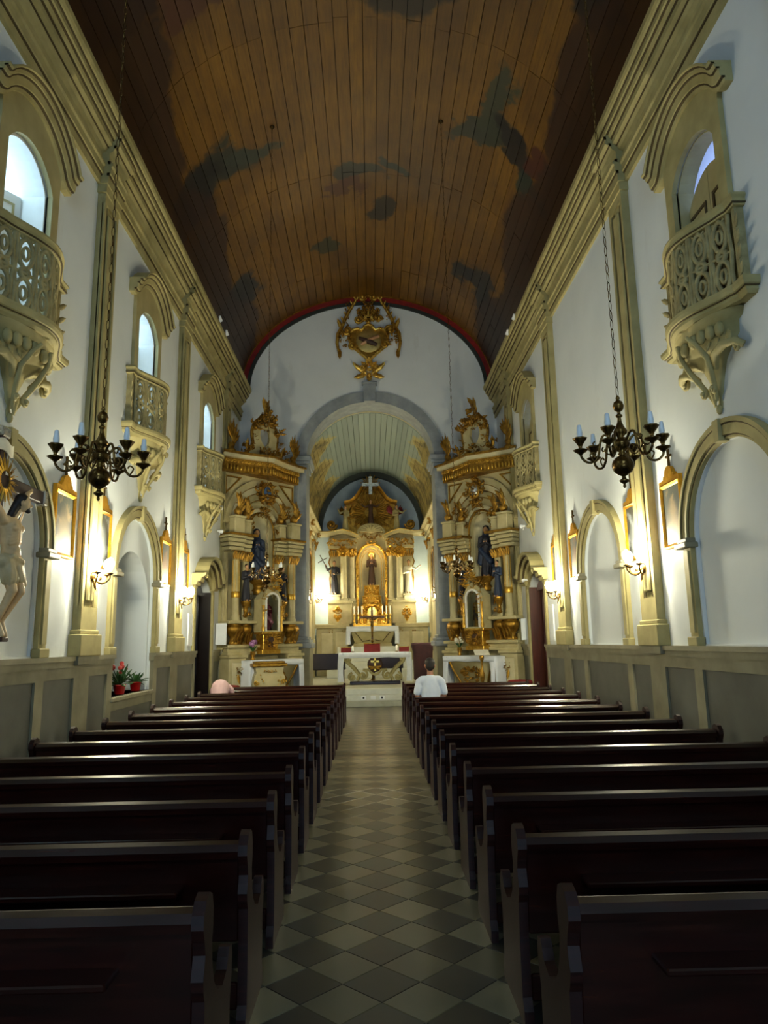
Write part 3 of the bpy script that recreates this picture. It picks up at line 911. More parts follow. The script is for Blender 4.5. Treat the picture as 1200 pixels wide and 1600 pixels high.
# floor of the chancel and the steps up to it
mb = MB(); mb.box(CX - 2.9, CX + 2.9, 21.2, CY1 + .3, -.3, PLAT); struct('floor_chancel', mb, M_CARPET)
mb = MB(); mb.cbox(-1.95, 2.05, 20.86, 21.25, 0, PLAT - .002, .01); trim(mb, M_MARBLE)
mb = MB(); mb.cbox(-1.95, 2.05, 20.56, 20.88, 0, .30, .01); trim(mb, M_MARBLE)
mb = MB(); mb.cbox(-1.95, 2.05, 20.26, 20.58, 0, .15, .01); trim(mb, M_CARPET)
for i, (px, nm) in enumerate(((568, 'left'), (583, 'middle'), (597, 'right'))):
    p = at(px, 1090, 20.5)
    mb = MB(); mb.cbox(-.07, .07, -.02, .0, -.055, .055, .006)
    o = P('socket_box', mb, M_PAPER, None, 'small white electrical socket on the chancel step riser, %s of three' % nm, 'socket', 'sockets on the chancel step', loc=(p.x, 20.558, .225))
    if i != 1:
        mb = MB(); mb.lathe([(.028, 0), (.028, .008)], 12, Tr(0, -.02, 0) @ Matrix.Rotation(PI / 2, 4, 'X')); P('socket_hole', mb, M_BLACK, o)
# predella steps under the high altar
for i, (ya, z) in enumerate(((27.3, .75), (27.65, 1.05), (28.0, 1.35), (28.3, 1.6))):
    mb = MB(); mb.cbox(CX - 1.75 + .12 * i, CX + 1.75 - .12 * i, ya, CY1 - .02, PLAT if i == 0 else PLAT, z, .012); trim(mb, M_MARBLE)
# ------------------------------------------------------------------ pews
ROWS = [2.78, 3.66, 4.59, 5.51, 6.5, 7.47, 8.42, 9.4, 10.4, 11.4, 12.42, 13.42, 14.42, 15.45, 16.45]
ORD = ['nearest', 'second', 'third', 'fourth', 'fifth', 'sixth', 'seventh', 'eighth', 'ninth', 'tenth', 'eleventh', 'twelfth', 'thirteenth', 'fourteenth', 'fifteenth']
# end panel outline in (y, z): y forward from the back rail
PEW_END = [(-.035, 0), (.47, 0), (.47, .07), (.44, .12), (.44, .36), (.47, .46), (.475, .52), (.45, .565), (.41, .57), (.385, .54), (.36, .5), (.28, .475), (.19, .5), (.125, .56), (.085, .64), (.07, .72),
           (.085, .78), (.085, .85), (.06, .905), (.015, .925), (-.035, .91), (-.07, .87), (-.075, .82), (-.05, .77), (-.035, .72), (-.045, .68), (-.06, .64), (-.05, .6), (-.03, .56), (-.02, .4), (-.02, .12), (-.05, .07), (-.05, 0)]
def end_mesh():
    mb = MB(Rz(PI / 2))          # prism local x -> world y
    c = [(x, z) for x, z in PEW_END]
    mb.prism(c, [], -.022, .022)
    return mesh_of('end_panel', mb, M_PEWEND)
def board(name, x0, x1, y0, y1, z0, z1, tilt=0.0):
    mb = MB(Matrix.Translation((0, (y0 + y1) / 2, z0)) @ Matrix.Rotation(tilt, 4, 'X'))
    h = (y1 - y0) / 2
    mb.cbox(x0, x1, -h, h, 0, z1 - z0, .008)
    return mb
def make_pew(x0, x1, aisle):
    r = E('pew', '', 'pew')
    em = end_mesh()
    for x in (x0 + .022, x1 - .022): P('end_panel', em, None, r, loc=(x, 0, 0))
    a, b = x0 + .046, x1 - .046
    P('backrest', board('b', a, b, .0, .025, .40, .83, math.radians(3)), M_PEW, r)
    # rounded top rail
    mb = MB()
    prof = [(-.045, .80), (-.05, .835), (-.03, .865), (.01, .875), (.045, .865), (.05, .83), (.03, .80)]
    mb.loft([[(x, y, z) for y, z in prof] for x in (a, b)], True, True); P('top_rail', mb, M_PEW, r)
    ax, bx = (a + .26, b) if aisle == 'right' else (a, b - .26)
    mb = MB(); mb.cbox(ax, bx, -.15, .012, .655, .68, .006); P('book_ledge', mb, M_PEW, r)
    P('seat', board('s', a, b, .03, .43, .40, .435, math.radians(2)), M_PEW, r)
    mb = MB(); mb.cbox(a, b, -.02, .005, .10, .22, .006); P('lower_rail', mb, M_PEW, r)
    mb = MB(); mb.cbox(ax, bx, -.32, -.14, .17, .205, .008)
    for t in (.12, .5, .88): mb.box(ax + (bx - ax) * t - .02, ax + (bx - ax) * t + .02, -.26, .0, .10, .17)
    P('kneeler', mb, M_PEW, r)
    return r
pews = {'left': make_pew(-3.42, -.6, 'left'), 'right': make_pew(.68, 3.55, 'right')}
for side, proto in pews.items():
    kids = tree(proto)
    for k, y in enumerate(ROWS):
        lab = 'dark mahogany pew %s of the aisle, %s row counted from the photographer' % (side, ORD[k])
        if k == len(ROWS) - 1: lab = 'dark mahogany pew %s of the aisle in the front row, closest to the altars' % side
        g = 'pews on the %s side of the aisle' % side
        if k == 0:
            proto.location = (0, y, 0); proto.scale = (1, 1, .94); tag(proto, lab, None, g)
        else:
            dup(proto, (0, y, 0), 0.0, lab, g, kids=kids)

# ------------------------------------------------------------------ balconies under the upper windows
def make_balcony():
    r = E('balcony', '', 'balcony')
    bow = [(.72 * t, -.14 - .26 * math.cos(PI / 2 * abs(t)) ** 1.3) for t in [-1 + i / 12 for i in range(25)]]
    plan = [(-.95, .0), (-.95, -.1), (-.80, -.1)] + bow + [(.80, -.1), (.95, -.1), (.95, .0)]
    # slab of the floor lies inside the moulded edge
    poly = [(x, y) for x, y in plan]
    mm = MB(); n = len(poly)
    mm.loft([[(x * .97, y * .97 if y < 0 else 0, z) for x, y in poly] for z in (.0, .148)], True, True)
    P('floor_slab', mm, M_TRIM, r)
    edge = MB(); edge.sweep(plan, [(.02, -.0), (-.0, -.0), (-.03, .03), (-.03, .06), (-.07, .08), (-.085, .12), (-.085, .16), (.02, .16)], plane='xy')
    e = P('ledge_moulding', edge, M_TRIM, r)
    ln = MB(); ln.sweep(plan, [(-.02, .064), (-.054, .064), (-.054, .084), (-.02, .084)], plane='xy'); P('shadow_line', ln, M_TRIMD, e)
    rp = [(x * .93, y * .93) for x, y in plan]
    rail = MB(); rail.sweep(rp, [(.04, 1.02), (-.03, 1.02), (-.05, 1.05), (-.045, 1.09), (-.07, 1.12), (-.06, 1.15), (.04, 1.15)], plane='xy')
    h = P('hand_rail', rail, M_TRIM, r)
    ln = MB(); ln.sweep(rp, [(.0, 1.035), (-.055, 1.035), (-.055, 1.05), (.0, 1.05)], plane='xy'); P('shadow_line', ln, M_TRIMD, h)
    # pierced panels follow the bowed plan
    path = [Vector((x * .93, y * .93, 0)) for x, y in [(-.80, -.1)] + bow + [(.80, -.1)]]
    cum = [0.0]
    for p, q in zip(path, path[1:]): cum.append(cum[-1] + (q - p).length)
    def pt(s, z):
        s = min(max(s, 0), cum[-1] - 1e-6)
        k = max(i for i in range(len(cum)) if cum[i] <= s); k = min(k, len(path) - 2)
        t = (s - cum[k]) / (cum[k + 1] - cum[k]); q = path[k].lerp(path[k + 1], t)
        return Vector((q.x, q.y, z))
    NP = 6; w = cum[-1] / NP
    for i in range(NP):
        m = MB(); c = (i + .5) * w
        def ov(cs, cz, rs, rz, tb): m.tube([pt(cs + rs * math.cos(2 * PI * k / 14), cz + rz * math.sin(2 * PI * k / 14)) for k in range(14)], tb, 5, closed=True)
        for cz in (.36, .82): ov(c, cz, w * .33, .17, .027); ov(c, cz, w * .14, .075, .02)
        ov(c, .59, w * .2, .055, .03); m.ball(pt(c, .59), .022, 6, 5)
        for sg in (-1, 1):
            m.tube([pt(c + sg * w * .46, .17), pt(c + sg * w * .40, .36), pt(c + sg * w * .48, .59), pt(c + sg * w * .40, .82), pt(c + sg * w * .46, 1.02)], .026, 5)
            m.tube([pt(c, .59), pt(c + sg * w * .47, .59)], .02, 5)
            m.tube([pt(c + sg * w * .3, .19), pt(c + sg * w * .12, .22), pt(c, .17)], .016, 5); m.tube([pt(c + sg * w * .3, 1.0), pt(c + sg * w * .12, .97), pt(c, 1.03)], .016, 5)
            m.tube([pt(c + sg * w * .14, .36), pt(c + sg * w * .33, .36)], .014, 5); m.tube([pt(c + sg * w * .14, .82), pt(c + sg * w * .33, .82)], .014, 5)
        P('fretwork_panel', m, M_TRIMF, r)
    for sg in (-1, 1):           # returns to the wall: leafy posts
        m = MB(Tr(sg * .84, -.06, 0)); m.box(-.03, .03, -.04, .06, .16, 1.03)
        for z in (.25, .43, .61, .79): m.leaf((0, z), PI / 2 + sg * -.9, .17, .04, .03, -.03)
        P('carved_post', m, M_TRIMF, r)
    # corbel
    m = MB(Tr(0, 0, 0))
    prof = [(.03, -.93), (.045, -.86), (.03, -.8), (.09, -.74), (.1, -.68), (.16, -.55), (.23, -.42), (.36, -.33), (.5, -.29), (.5, -.26), (.54, -.24), (.56, -.1), (.64, -.08), (.68, .0)]
    m.lathe(prof, 18, None, PI, 2 * PI, sy=.52); P('corbel', m, M_TRIM, r)
    m = MB()
    for sg in (-1, 1):
        m.tube([(sg * .03, -.06, -.84), (sg * .09, -.1, -.70), (sg * .16, -.16, -.55), (sg * .22, -.22, -.40), (sg * .2, -.32, -.24), (sg * .12, -.38, -.12)], [.02, .03, .035, .035, .03, .025], 6)
        m.tube([(sg * .2, -.12, -.52), (sg * .32, -.18, -.40), (sg * .5, -.18, -.36), (sg * .64, -.12, -.38), (sg * .68, -.05, -.44)], [.03, .05, .05, .045, .04], 6)
        m.scroll((sg * .62, -.42), .07, PI / 2, 1.1, .025, -.06, .03, sg); m.scroll((sg * .12, -.72), .06, PI / 2, 1.1, .022, -.1, .03, sg)
        for q in range(4):
            a_ = -PI / 2 + sg * (.2 + .26 * q)
            m.ball((.56 * math.cos(a_), .29 * math.sin(a_) - .02, -.17), (.07, .05, .085), 8, 6)
        for q in range(3): m.leaf((sg * (.3 + .1 * q), -.2), -PI / 2 - sg * .3, .16, .035, .03, -.2 + .05 * q)
        m.leaf((sg * .5, -.2), -PI / 2 + sg * .5, .2, .05, .04, -.1)
    m.leaf((0, -.9), PI / 2, .22, .05, .05, -.05); m.ball((0, -.03, -.93), (.035, .035, .06), 8, 6)
    P('corbel_carving', m, M_TRIM, r)
    return r
M_TRIMF = plain('weathered_ochre_carving', rgb(172, 160, 112), rgb(136, 124, 82), .7, scale=8, bump=.2)
bal = make_balcony(); kids = tree(bal)
BAL = [(-1, 7.6, 'carved bowed balcony with white open window, nearest on the left wall'), (-1, 12.12, 'carved bowed balcony with open window, middle one of the left wall'), (-1, 16.95, 'carved bowed balcony on the left wall, beside the left gilded altar'),
       (1, 7.6, 'carved bowed balcony below the large closed shutters near on the right wall'), (1, 16.95, 'carved bowed balcony on the right wall, beside the right gilded altar')]
for i, (s, y, lab) in enumerate(BAL):
    loc, rz = (s * WX, y, 5.2), -s * PI / 2
    if i == 0: bal.location = loc; bal.rotation_euler = (0, 0, rz); tag(bal, lab, None, 'balconies of the upper windows')
    else: dup(bal, loc, rz, lab, 'balconies of the upper windows', kids=kids)

# ------------------------------------------------------------------ stations of the cross
def station(loc, rz, label, i, wide=.62):
    r = E('framed_painting', label, 'painting', loc, rz, 'stations of the cross on the side walls')
    h, w = .86, wide / 2
    m = MB()
    m.sweep([(-w, 0), (w, 0), (w, h), (-w, h)], [(0, 0), (0, .05), (.02, .06), (.045, .04), (.06, .025), (.06, 0)], closed=True); P('frame', m, M_GOLDF, r)
    m = MB(); m.box(-w + .05, w - .05, -.03, 0, .05 - h / 2, h / 2 - .05)
    cv = P('canvas', m, painting_mat('station_painting_%d' % i, i + 1, *PAL[i % 4]), r, loc=(0, 0, h / 2))
    m = MB(); m.prism([(-w, h), (w, h), (w, h + .05), (w * .55, h + .06), (w * .5, h + .11)] + arc(0, h + .1, w * .38, .12, 0, PI, 10) + [(-w * .5, h + .11), (-w * .55, h + .06), (-w, h + .05)], [], -.05, 0); P('pediment', m, M_GOLDF, r)
    m = MB(); m.box(-.014, .014, -.035, -.008, h + .2, h + .46); m.box(-.07, .07, -.034, -.009, h + .34, h + .366)
    for q in (-1, 1): m.ball((q * .07, -.02, h + .353), .018, 6, 5)
    m.ball((0, -.02, h + .46), .02, 6, 5)
    P('cross_finial', m, M_BRASS, r)
M_GOLDF = gold_mat('orange_gold_frame', rgb(190, 132, 30), rgb(226, 172, 56), .35)
PAL = [(rgb(74, 79, 71), rgb(127, 109, 79), rgb(32, 29, 21)), (rgb(69, 68, 59), rgb(121, 126, 128), rgb(31, 32, 24)), (rgb(81, 84, 79), rgb(116, 88, 64), rgb(37, 38, 29)), (rgb(76, 80, 79), rgb(140, 132, 117), rgb(40, 40, 32))]
ST = [(-1, 9.13, 'gold framed station painting left of the nearest pilaster on the left wall'), (-1, 10.46, 'gold framed station painting between nearest pilaster and arched niche, left wall'),
      (-1, 13.72, 'gold framed station painting between arched niche and second pilaster, left wall'), (-1, 15.13, 'gold framed station painting beside the dark left door'),
      (1, 9.05, 'largest looking gold framed station painting, next to near right arch'), (1, 10.45, 'gold framed station painting left of the nearest pilaster on the right wall'),
      (1, 13.6, 'gold framed station painting beside the farther blind arch, right wall'), (1, 14.98, 'gold framed station painting nearest to the red brown right door')]
for i, (s, y, lab) in enumerate(ST):
    station((s * (WX - .005), y, 2.9), -s * PI / 2, lab, i)

# ------------------------------------------------------------------ lit wall sconces on the pilasters
def point(name, loc, power, color, radius, parent=None):
    l = bpy.data.lights.new(name, 'POINT'); l.energy = power; l.color = color; l.shadow_soft_size = radius
    o = bpy.data.objects.new(name, l); COL.objects.link(o); o.location = loc
    if parent is not None: o.parent = parent
    return o
LAMP_COL = (1.0, .94, .68)
def make_sconce(n=3):
    r = E('wall_sconce', '', 'sconce')
    m = MB(); m.lathe([(.002, -.01), (.07, 0), (.075, .012), (.05, .03), (.02, .045), (.002, .05)], 14, Matrix.Rotation(PI / 2, 4, 'X')); m.leaf((0, -.04), -PI / 2, .16, .04, .03, -.02); P('backplate', m, M_BRASS, r)
    for i in range(n):
        a = -PI / 2 + (i - (n - 1) / 2) * 1.05
        ex, ey = .21 * math.cos(a), .21 * math.sin(a) - .03
        m = MB(); m.tube(smooth([(0, -.02, .0), (ex * .3, ey * .3 - .01, -.07), (ex * .7, ey * .7, -.09), (ex, ey, -.03), (ex, ey, .03)]), .011, 6)
        m.scroll((ex * .45, -.03), .03, 0, 1.1, .006, ey * .45, .01)
        ar = P('arm', m, M_BRASS, r)
        m = MB(); m.lathe([(.008, .015), (.045, .035), (.05, .045), (.02, .05), (.02, .07), (.012, .075)], 12, Tr(ex, ey, 0)); P('cup', m, M_BRASS, ar)
        m = MB(); m.lathe([(.018, .07), (.024, .1), (.052, .15), (.056, .19), (.04, .235), (.012, .262)], 12, Tr(ex, ey, 0)); P('bulb', m, M_BULB, ar)
    return r
sc = make_sconce(); kids = tree(sc)
SC = [((-WX + .13, 9.93, 2.72), PI / 2, 'lit brass wall sconce on the nearest left pilaster', 1.0), ((-WX + .13, 14.5, 2.66), PI / 2, 'lit brass wall sconce on the second left pilaster, near the dark door', 1.0),
      ((WX - .13, 9.93, 2.72), -PI / 2, 'lit brass wall sconce on the nearest right pilaster', 1.0), ((WX - .13, 14.5, 2.66), -PI / 2, 'lit brass wall sconce on the second right pilaster, near the brown door', 1.0),
      ((CX - CW + .14, 23.0, 3.0), PI / 2, 'lit chancel sconce just behind the left stone jamb', .5), ((CX - CW + .14, 29.3, 3.5), PI / 2, 'lit chancel sconce left of the high altar', .3),
      ((CX + CW - .14, 23.0, 3.0), -PI / 2, 'lit chancel sconce just behind the right stone jamb', .5), ((CX + CW - .14, 29.3, 3.5), -PI / 2, 'lit chancel sconce right of the high altar', .3),
      ((-WX + .13, 5.36, 2.72), PI / 2, 'lit brass wall sconce on the left pilaster beside the photographer', 0), ((WX - .13, 5.36, 2.72), -PI / 2, 'lit brass wall sconce on the right pilaster beside the photographer', 0)]
SCONCE_W = 155.0
for i, (loc, rz, lab, pw) in enumerate(SC[:8]):
    if i == 0: o = sc; o.location = loc; o.rotation_euler = (0, 0, rz); tag(o, lab, None, 'lit wall sconces')
    else: o = dup(sc, loc, rz, lab, 'lit wall sconces', kids=kids)
    point('sconce_light', (0, -.22, .27), SCONCE_W * pw, LAMP_COL, .07, o)

# ------------------------------------------------------------------ chandeliers
def make_chandelier(top):
    """origin at the foot of the drop finial; top = height of the ceiling hook above it"""
    r = E('chandelier', '', 'chandelier')
    m = MB(); m.lathe([(.003, 0), (.012, .012), (.008, .03), (.03, .045), (.036, .055), (.016, .07), (.012, .085), (.03, .095), (.032, .105), (.01, .115)], 14); P('drop_finial', m, M_BRASS, r)
    m = MB(); m.ball((0, 0, .165), (.078, .078, .074), 18, 12); P('ball', m, M_BRASS, r)
    m = MB(); m.lathe([(.02, .235), (.03, .25), (.02, .265), (.05, .29), (.062, .32), (.055, .345), (.03, .36), (.02, .38), (.045, .40), (.05, .42), (.03, .45), (.016, .49), (.013, .52), (.024, .53), (.024, .54), (.012, .55), (.012, .565), (.032, .58), (.04, .61), (.03, .64), (.01, .655), (.016, .67), (.006, .69)], 16); P('stem', m, M_BRASS, r)
    am = MB(); am.tube(smooth([(.045, 0, .33), (.085, 0, .385), (.125, 0, .39), (.15, 0, .33), (.165, 0, .25), (.2, 0, .2), (.25, 0, .2), (.285, 0, .235), (.29, 0, .27)]), .0095, 6)
    am.tube(smooth([(.15, 0, .33), (.185, 0, .315), (.2, 0, .335), (.185, 0, .35)]), .006, 5); am.tube(smooth([(.2, 0, .2), (.225, 0, .25), (.2, 0, .27), (.185, 0, .25)]), .006, 5); am.tube(smooth([(.045, 0, .3), (.09, 0, .25), (.12, 0, .28), (.1, 0, .3)]), .006, 5)
    arm = mesh_of('arm', am, M_BRASS)
    pm = MB(); pm.lathe([(.006, .25), (.02, .265), (.05, .285), (.052, .292), (.015, .298), (.012, .315), (.018, .325)], 14, Tr(.29, 0, 0), wave=7, amp=.06); pan = mesh_of('drip_pan', pm, M_BRASS)
    cm = MB(); cm.lathe([(.012, .32), (.022, .335), (.046, .37), (.05, .38), (.042, .383), (.016, .37)], 14, Tr(.29, 0, 0), wave=7, amp=.08); cup = mesh_of('candle_cup', cm, M_BRASS)
    km = MB(); km.lathe([(.019, .372), (.02, .40), (.022, .415), (.018, .445), (.015, .475), (.006, .482)], 10, Tr(.29, 0, 0)); can = mesh_of('candle', km, M_CANDLE)
    for i in range(6):
        a = P('arm', arm, None, r, rz=math.radians(25 + 60 * i))
        P('drip_pan', pan, None, a); P('candle_cup', cup, None, a); P('candle', can, None, a)
    m = MB(); z = .68; k = 0
    while z < top - .08:
        L = .075
        if k % 2: pts = [(0, .011 * math.cos(t), z + L / 2 + L * .55 * math.sin(t)) for t in [2 * PI * q / 8 for q in range(8)]]
        else: pts = [(.011 * math.cos(t), 0, z + L / 2 + L * .55 * math.sin(t)) for t in [2 * PI * q / 8 for q in range(8)]]
        m.tube(pts, .0035, 4, closed=True); z += L; k += 1
    P('chain', m, M_BRASS, r)
    m = MB(); m.lathe([(.004, top - .09), (.012, top - .06), (.05, top - .03), (.055, top - .012), (.03, top)], 12); P('ceiling_rose', m, M_BRASS, r)
    return r
def vz(x): return VZ + VB * math.sqrt(max(0, 1 - (x / VA) ** 2))
CH = [((-1.9, 4.9, 2.76), 'dark brass chandelier with blue white candles, nearest on the left'), ((1.82, 4.9, 2.80), 'dark brass chandelier with blue white candles, nearest on the right'),
      ((-1.90, 13.0, 2.74), 'distant brass chandelier in front of the left gilded altar'), ((1.6, 13.0, 2.80), 'distant brass chandelier in front of the right gilded altar')]
for i, (loc, lab) in enumerate(CH):
    o = make_chandelier(vz(loc[0]) - .02 - loc[2]); o.location = loc; tag(o, lab, None, 'hanging chandeliers')
    o.rotation_euler = (0, 0, (0, .5, .3, -.2)[i])

# ------------------------------------------------------------------ small spotlights
def spotlight(p, aim, lab, grp, lit=True):
    r = E('spotlight', lab, 'spotlight', p, 0.0, grp)
    q = Vector(aim).normalized().to_track_quat('Z', 'Y').to_matrix().to_4x4()
    m = MB(q); m.lathe([(.02, -.06), (.03, -.05), (.035, .0), (.055, .07), (.06, .075), (.05, .07)], 12); P('lamp_head', m, M_SPOT, r)
    m = MB(q); m.lathe([(.002, .06), (.045, .062)], 12); P('lens', m, M_SPOTLIT, r)
    m = MB(); m.tube([(0, 0, 0), (0, .02, -.06), (0, .05, -.09)], .01, 6); P('bracket', m, M_SPOT, r)
g = 'small white spotlights'
for px, py, Y, lab in ((344, 497, 15.5, 'small white spotlight on the left cornice, the higher of two'), (354, 519, 16.6, 'small white spotlight on the left cornice, the lower of two'),
                       (803, 494, 15.5, 'small white spotlight on the right cornice, the higher of two'), (793, 518, 16.6, 'small white spotlight on the right cornice, the lower of two')):
    s = -1 if px < 577 else 1
    p = at(px, py, Y); Y *= 3.62 / abs(p.x) if abs(p.x) > 0 else 1
    p = at(px, py, Y); spotlight(p, (0, 1, -.9), lab, g)
for px, py, lab in ((343, 793, 'small white spotlight beside the arch of the left altar, uppermost'), (343, 830, 'small white spotlight at the ledge of the left altar, middle of three'), (341, 913, 'small white spotlight above the left door hood end'),
                    (815, 785, 'small white spotlight beside the arch of the right altar, uppermost'), (818, 822, 'small white spotlight at the ledge of the right altar, middle of three'), (821, 906, 'small white spotlight above the right door hood end')):
    s = -1 if px < 577 else 1
    p = at(px, py, 18); p = at(px, py, 18 * 3.9 / abs(p.x)); spotlight(p, (-s * .8, 1, 0), lab, g)

# white notice boards beside the doors
for s, y, z0, z1, w, lab in ((-1, 15.85, 1.75, 2.45, .35, 'tall white notice board on the wall just before the left door'), (1, 15.75, 1.72, 2.5, .4, 'tall white notice board on the wall just before the right door')):
    m = MB(); m.cbox(-w / 2, w / 2, -.03, 0, 0, z1 - z0, .006); P('notice_board', m, M_PAPER, None, lab, 'notice board', None, loc=(s * (WX - .002), y, z0), rz=-s * PI / 2)
for s, px0, px1, py0, py1, lab in ((-1, 331, 349, 974, 1008, 'white board fixed to the side of the left gilded altar'), (1, 815, 833, 966, 1000, 'white board fixed to the side of the right gilded altar')):
    a = at(px0, py1, 18.45); b = at(px1, py0, 18.45)
    m = MB(); m.cbox(0, b.x - a.x, -.02, 0, 0, b.z - a.z, .006); P('notice_board', m, M_PAPER, None, lab, 'notice board', None, loc=(a.x if s > 0 else max(a.x, -3.98), 18.45, a.z))

# potted plants on the niche sill
def plant(loc, lab, seed, bloom):
    r = E('potted_plant', lab, 'plant', loc); rng = random.Random(seed)
    m = MB(); m.lathe([(.07, 0), (.075, .01), (.095, .13), (.105, .135), (.105, .155), (.09, .155), (.085, .13)], 14); P('pot', m, M_POT, r)
    m = MB()
    for i in range(34):
        a = rng.uniform(0, 2 * PI); e = rng.uniform(.2, 1.3); L = rng.uniform(.12, .26) * (1.5 if bloom else 1.1)
        d = Vector((math.cos(a) * math.cos(e), math.sin(a) * math.cos(e), math.sin(e)))
        p0 = Vector((0, 0, .14)); pts = [p0 + d * L * t - Vector((0, 0, .08 * t * t * (1.3 - e))) for t in (0, .3, .6, .85, 1)]
        m.tube(pts, [.006, .024, .034, .022, .004], 5, flat=.25, side=(0, 0, 1))
    P('leaves', m, M_LEAFG, r)
    if bloom:
        m = MB()
        for i in range(7): m.ball((rng.uniform(-.1, .1), rng.uniform(-.1, .1), rng.uniform(.28, .5)), rng.uniform(.025, .05), 7, 5)
        P('blossom', m, M_BLOOM, r)
plant((-4.1, 11.9, 1.0), 'red pot with green leaves and red blossoms, taller of two on the niche sill', 3, True)
plant((-4.12, 12.75, 1.0), 'red pot with green leaves and no blossoms on the niche sill', 8, False)
# ------------------------------------------------------------------ figures: tapered limbs fused into one skin
def capsule(mb, p0, p1, r0, r1, n=12):
    p0, p1 = Vector(p0), Vector(p1); d = p1 - p0; L = max(d.length, 1e-4)
    q = d.to_track_quat('Z', 'Y').to_matrix().to_4x4() if d.length > 1e-4 else Matrix.Identity(4)
    prof = []
    for k in range(5):
        t = -PI / 2 + PI / 2 * k / 4; prof.append((max(r0 * math.cos(t), r0 * .03), r0 * math.sin(t)))
    for k in range(5):
        t = PI / 2 * k / 4; prof.append((max(r1 * math.cos(t), r1 * .03), L + r1 * math.sin(t)))
    mb.lathe(prof, n, Matrix.Translation(p0) @ q)
def fuse(name, parts, mats, voxel, smooth=3, ripple=None):
    """parts: (p0, p1, r0, r1, material index) or ('e', centre, radii, index)"""
    mb = MB()
    for p in parts:
        if p[0] == 'e': mb.ball(p[1], p[2], 16, 12)
        else: capsule(mb, *p[:4])
    me = bpy.data.meshes.new(name); me.from_pydata([tuple(v) for v in mb.v], [], mb.f); me.update()
    bm = bmesh.new(); bm.from_mesh(me); bmesh.ops.recalc_face_normals(bm, faces=bm.faces); bm.to_mesh(me); bm.free()
    ob = bpy.data.objects.new('tmp', me); COL.objects.link(ob)
    md = ob.modifiers.new('r', 'REMESH'); md.mode = 'VOXEL'; md.voxel_size = voxel
    ms = ob.modifiers.new('s', 'SMOOTH'); ms.factor = .5; ms.iterations = smooth
    dg = bpy.context.evaluated_depsgraph_get()
    out = bpy.data.meshes.new_from_object(ob.evaluated_get(dg))
    bpy.data.objects.remove(ob); bpy.data.meshes.remove(me)
    n = len(out.vertices); co = np.empty(n * 3); out.vertices.foreach_get('co', co); co = co.reshape(-1, 3)
    if ripple:
        z0, z1, k, amp, cx, cy = ripple
        a = np.arctan2(co[:, 1] - cy, co[:, 0] - cx); f = np.clip((z1 - co[:, 2]) / (z1 - z0), 0, 1)
        d = amp * f * (np.sin(k * a) + .5 * np.sin((k * 2 + 1) * a + 1.3)); co[:, 0] += np.cos(a) * d; co[:, 1] += np.sin(a) * d
        out.vertices.foreach_set('co', co.ravel())
    np_ = len(out.polygons); ce = np.empty(np_ * 3); out.polygons.foreach_get('center', ce); ce = ce.reshape(-1, 3)
    best = np.full(np_, 1e9); idx = np.zeros(np_, dtype=np.int32)
    for p in parts:
        if p[0] == 'e':
            c, r = np.array(p[1], float), np.array(p[2] if hasattr(p[2], '__len__') else (p[2],) * 3, float)
            d = (np.linalg.norm((ce - c) / r, axis=1) - 1) * r.min(); mi = p[3]
        else:
            a, b = np.array(p[0], float), np.array(p[1], float); ab = b - a; L2 = max(ab @ ab, 1e-9)
            t = np.clip(((ce - a) @ ab) / L2, 0, 1); d = np.linalg.norm(ce - a - t[:, None] * ab, axis=1) - (p[2] + (p[3] - p[2]) * t); mi = p[4]
        w = d < best; best[w] = d[w]; idx[w] = mi
    for m in mats: out.materials.append(m)
    out.polygons.foreach_set('material_index', idx); out.polygons.foreach_set('use_smooth', np.ones(np_, dtype=bool)); out.update()
    out.name = name
    return out

def hand(parts, w, d, s, mi, spread=(1, 0, 0)):
    """palm with four fingers and a thumb from wrist w along d"""
    w, d, sp = Vector(w), Vector(d).normalized(), Vector(spread).normalized()
    c = w + d * .05 * s; parts.append((tuple(w), tuple(c), .022 * s, .03 * s, mi))
    for k, L in zip((-1.5, -.5, .5, 1.5), (.06, .075, .08, .068)):
        b = c + sp * .015 * s * k; parts.append((tuple(b), tuple(b + d * L * s + sp * .006 * k * s), .0095 * s, .008 * s, mi))
    parts.append((tuple(w + d * .02 * s), tuple(w + d * .06 * s + sp * -.05 * s), .011 * s, .009 * s, mi))

def head(parts, c, s, skin, hair=None, face=(0, -1, 0), beard=False, hood=None):
    c = Vector(c); f = Vector(face).normalized(); sd = f.cross(Vector((0, 0, 1))).normalized()
    parts.append(('e', tuple(c), (.075 * s, .085 * s, .11 * s), skin))
    parts.append((tuple(c + f * .075 * s + Vector((0, 0, .015 * s))), tuple(c + f * .098 * s - Vector((0, 0, .022 * s))), .010 * s, .016 * s, skin))     # nose
    parts.append((tuple(c + f * .05 * s - Vector((0, 0, .075 * s))), tuple(c + f * .06 * s - Vector((0, 0, .09 * s))), .035 * s, .03 * s, hair if (beard and hair is not None) else skin))
    for k in (-1, 1): parts.append(('e', tuple(c + sd * .078 * s * k - Vector((0, 0, .01 * s))), (.018 * s, .022 * s, .032 * s), skin))
    if hair is not None:
        parts.append(('e', tuple(c - f * .022 * s + Vector((0, 0, .03 * s))), (.084 * s, .088 * s, .098 * s), hair))
    if hood is not None:
        parts.append(('e', tuple(c - f * .035 * s + Vector((0, 0, .02 * s))), (.105 * s, .1 * s, .125 * s), hood))

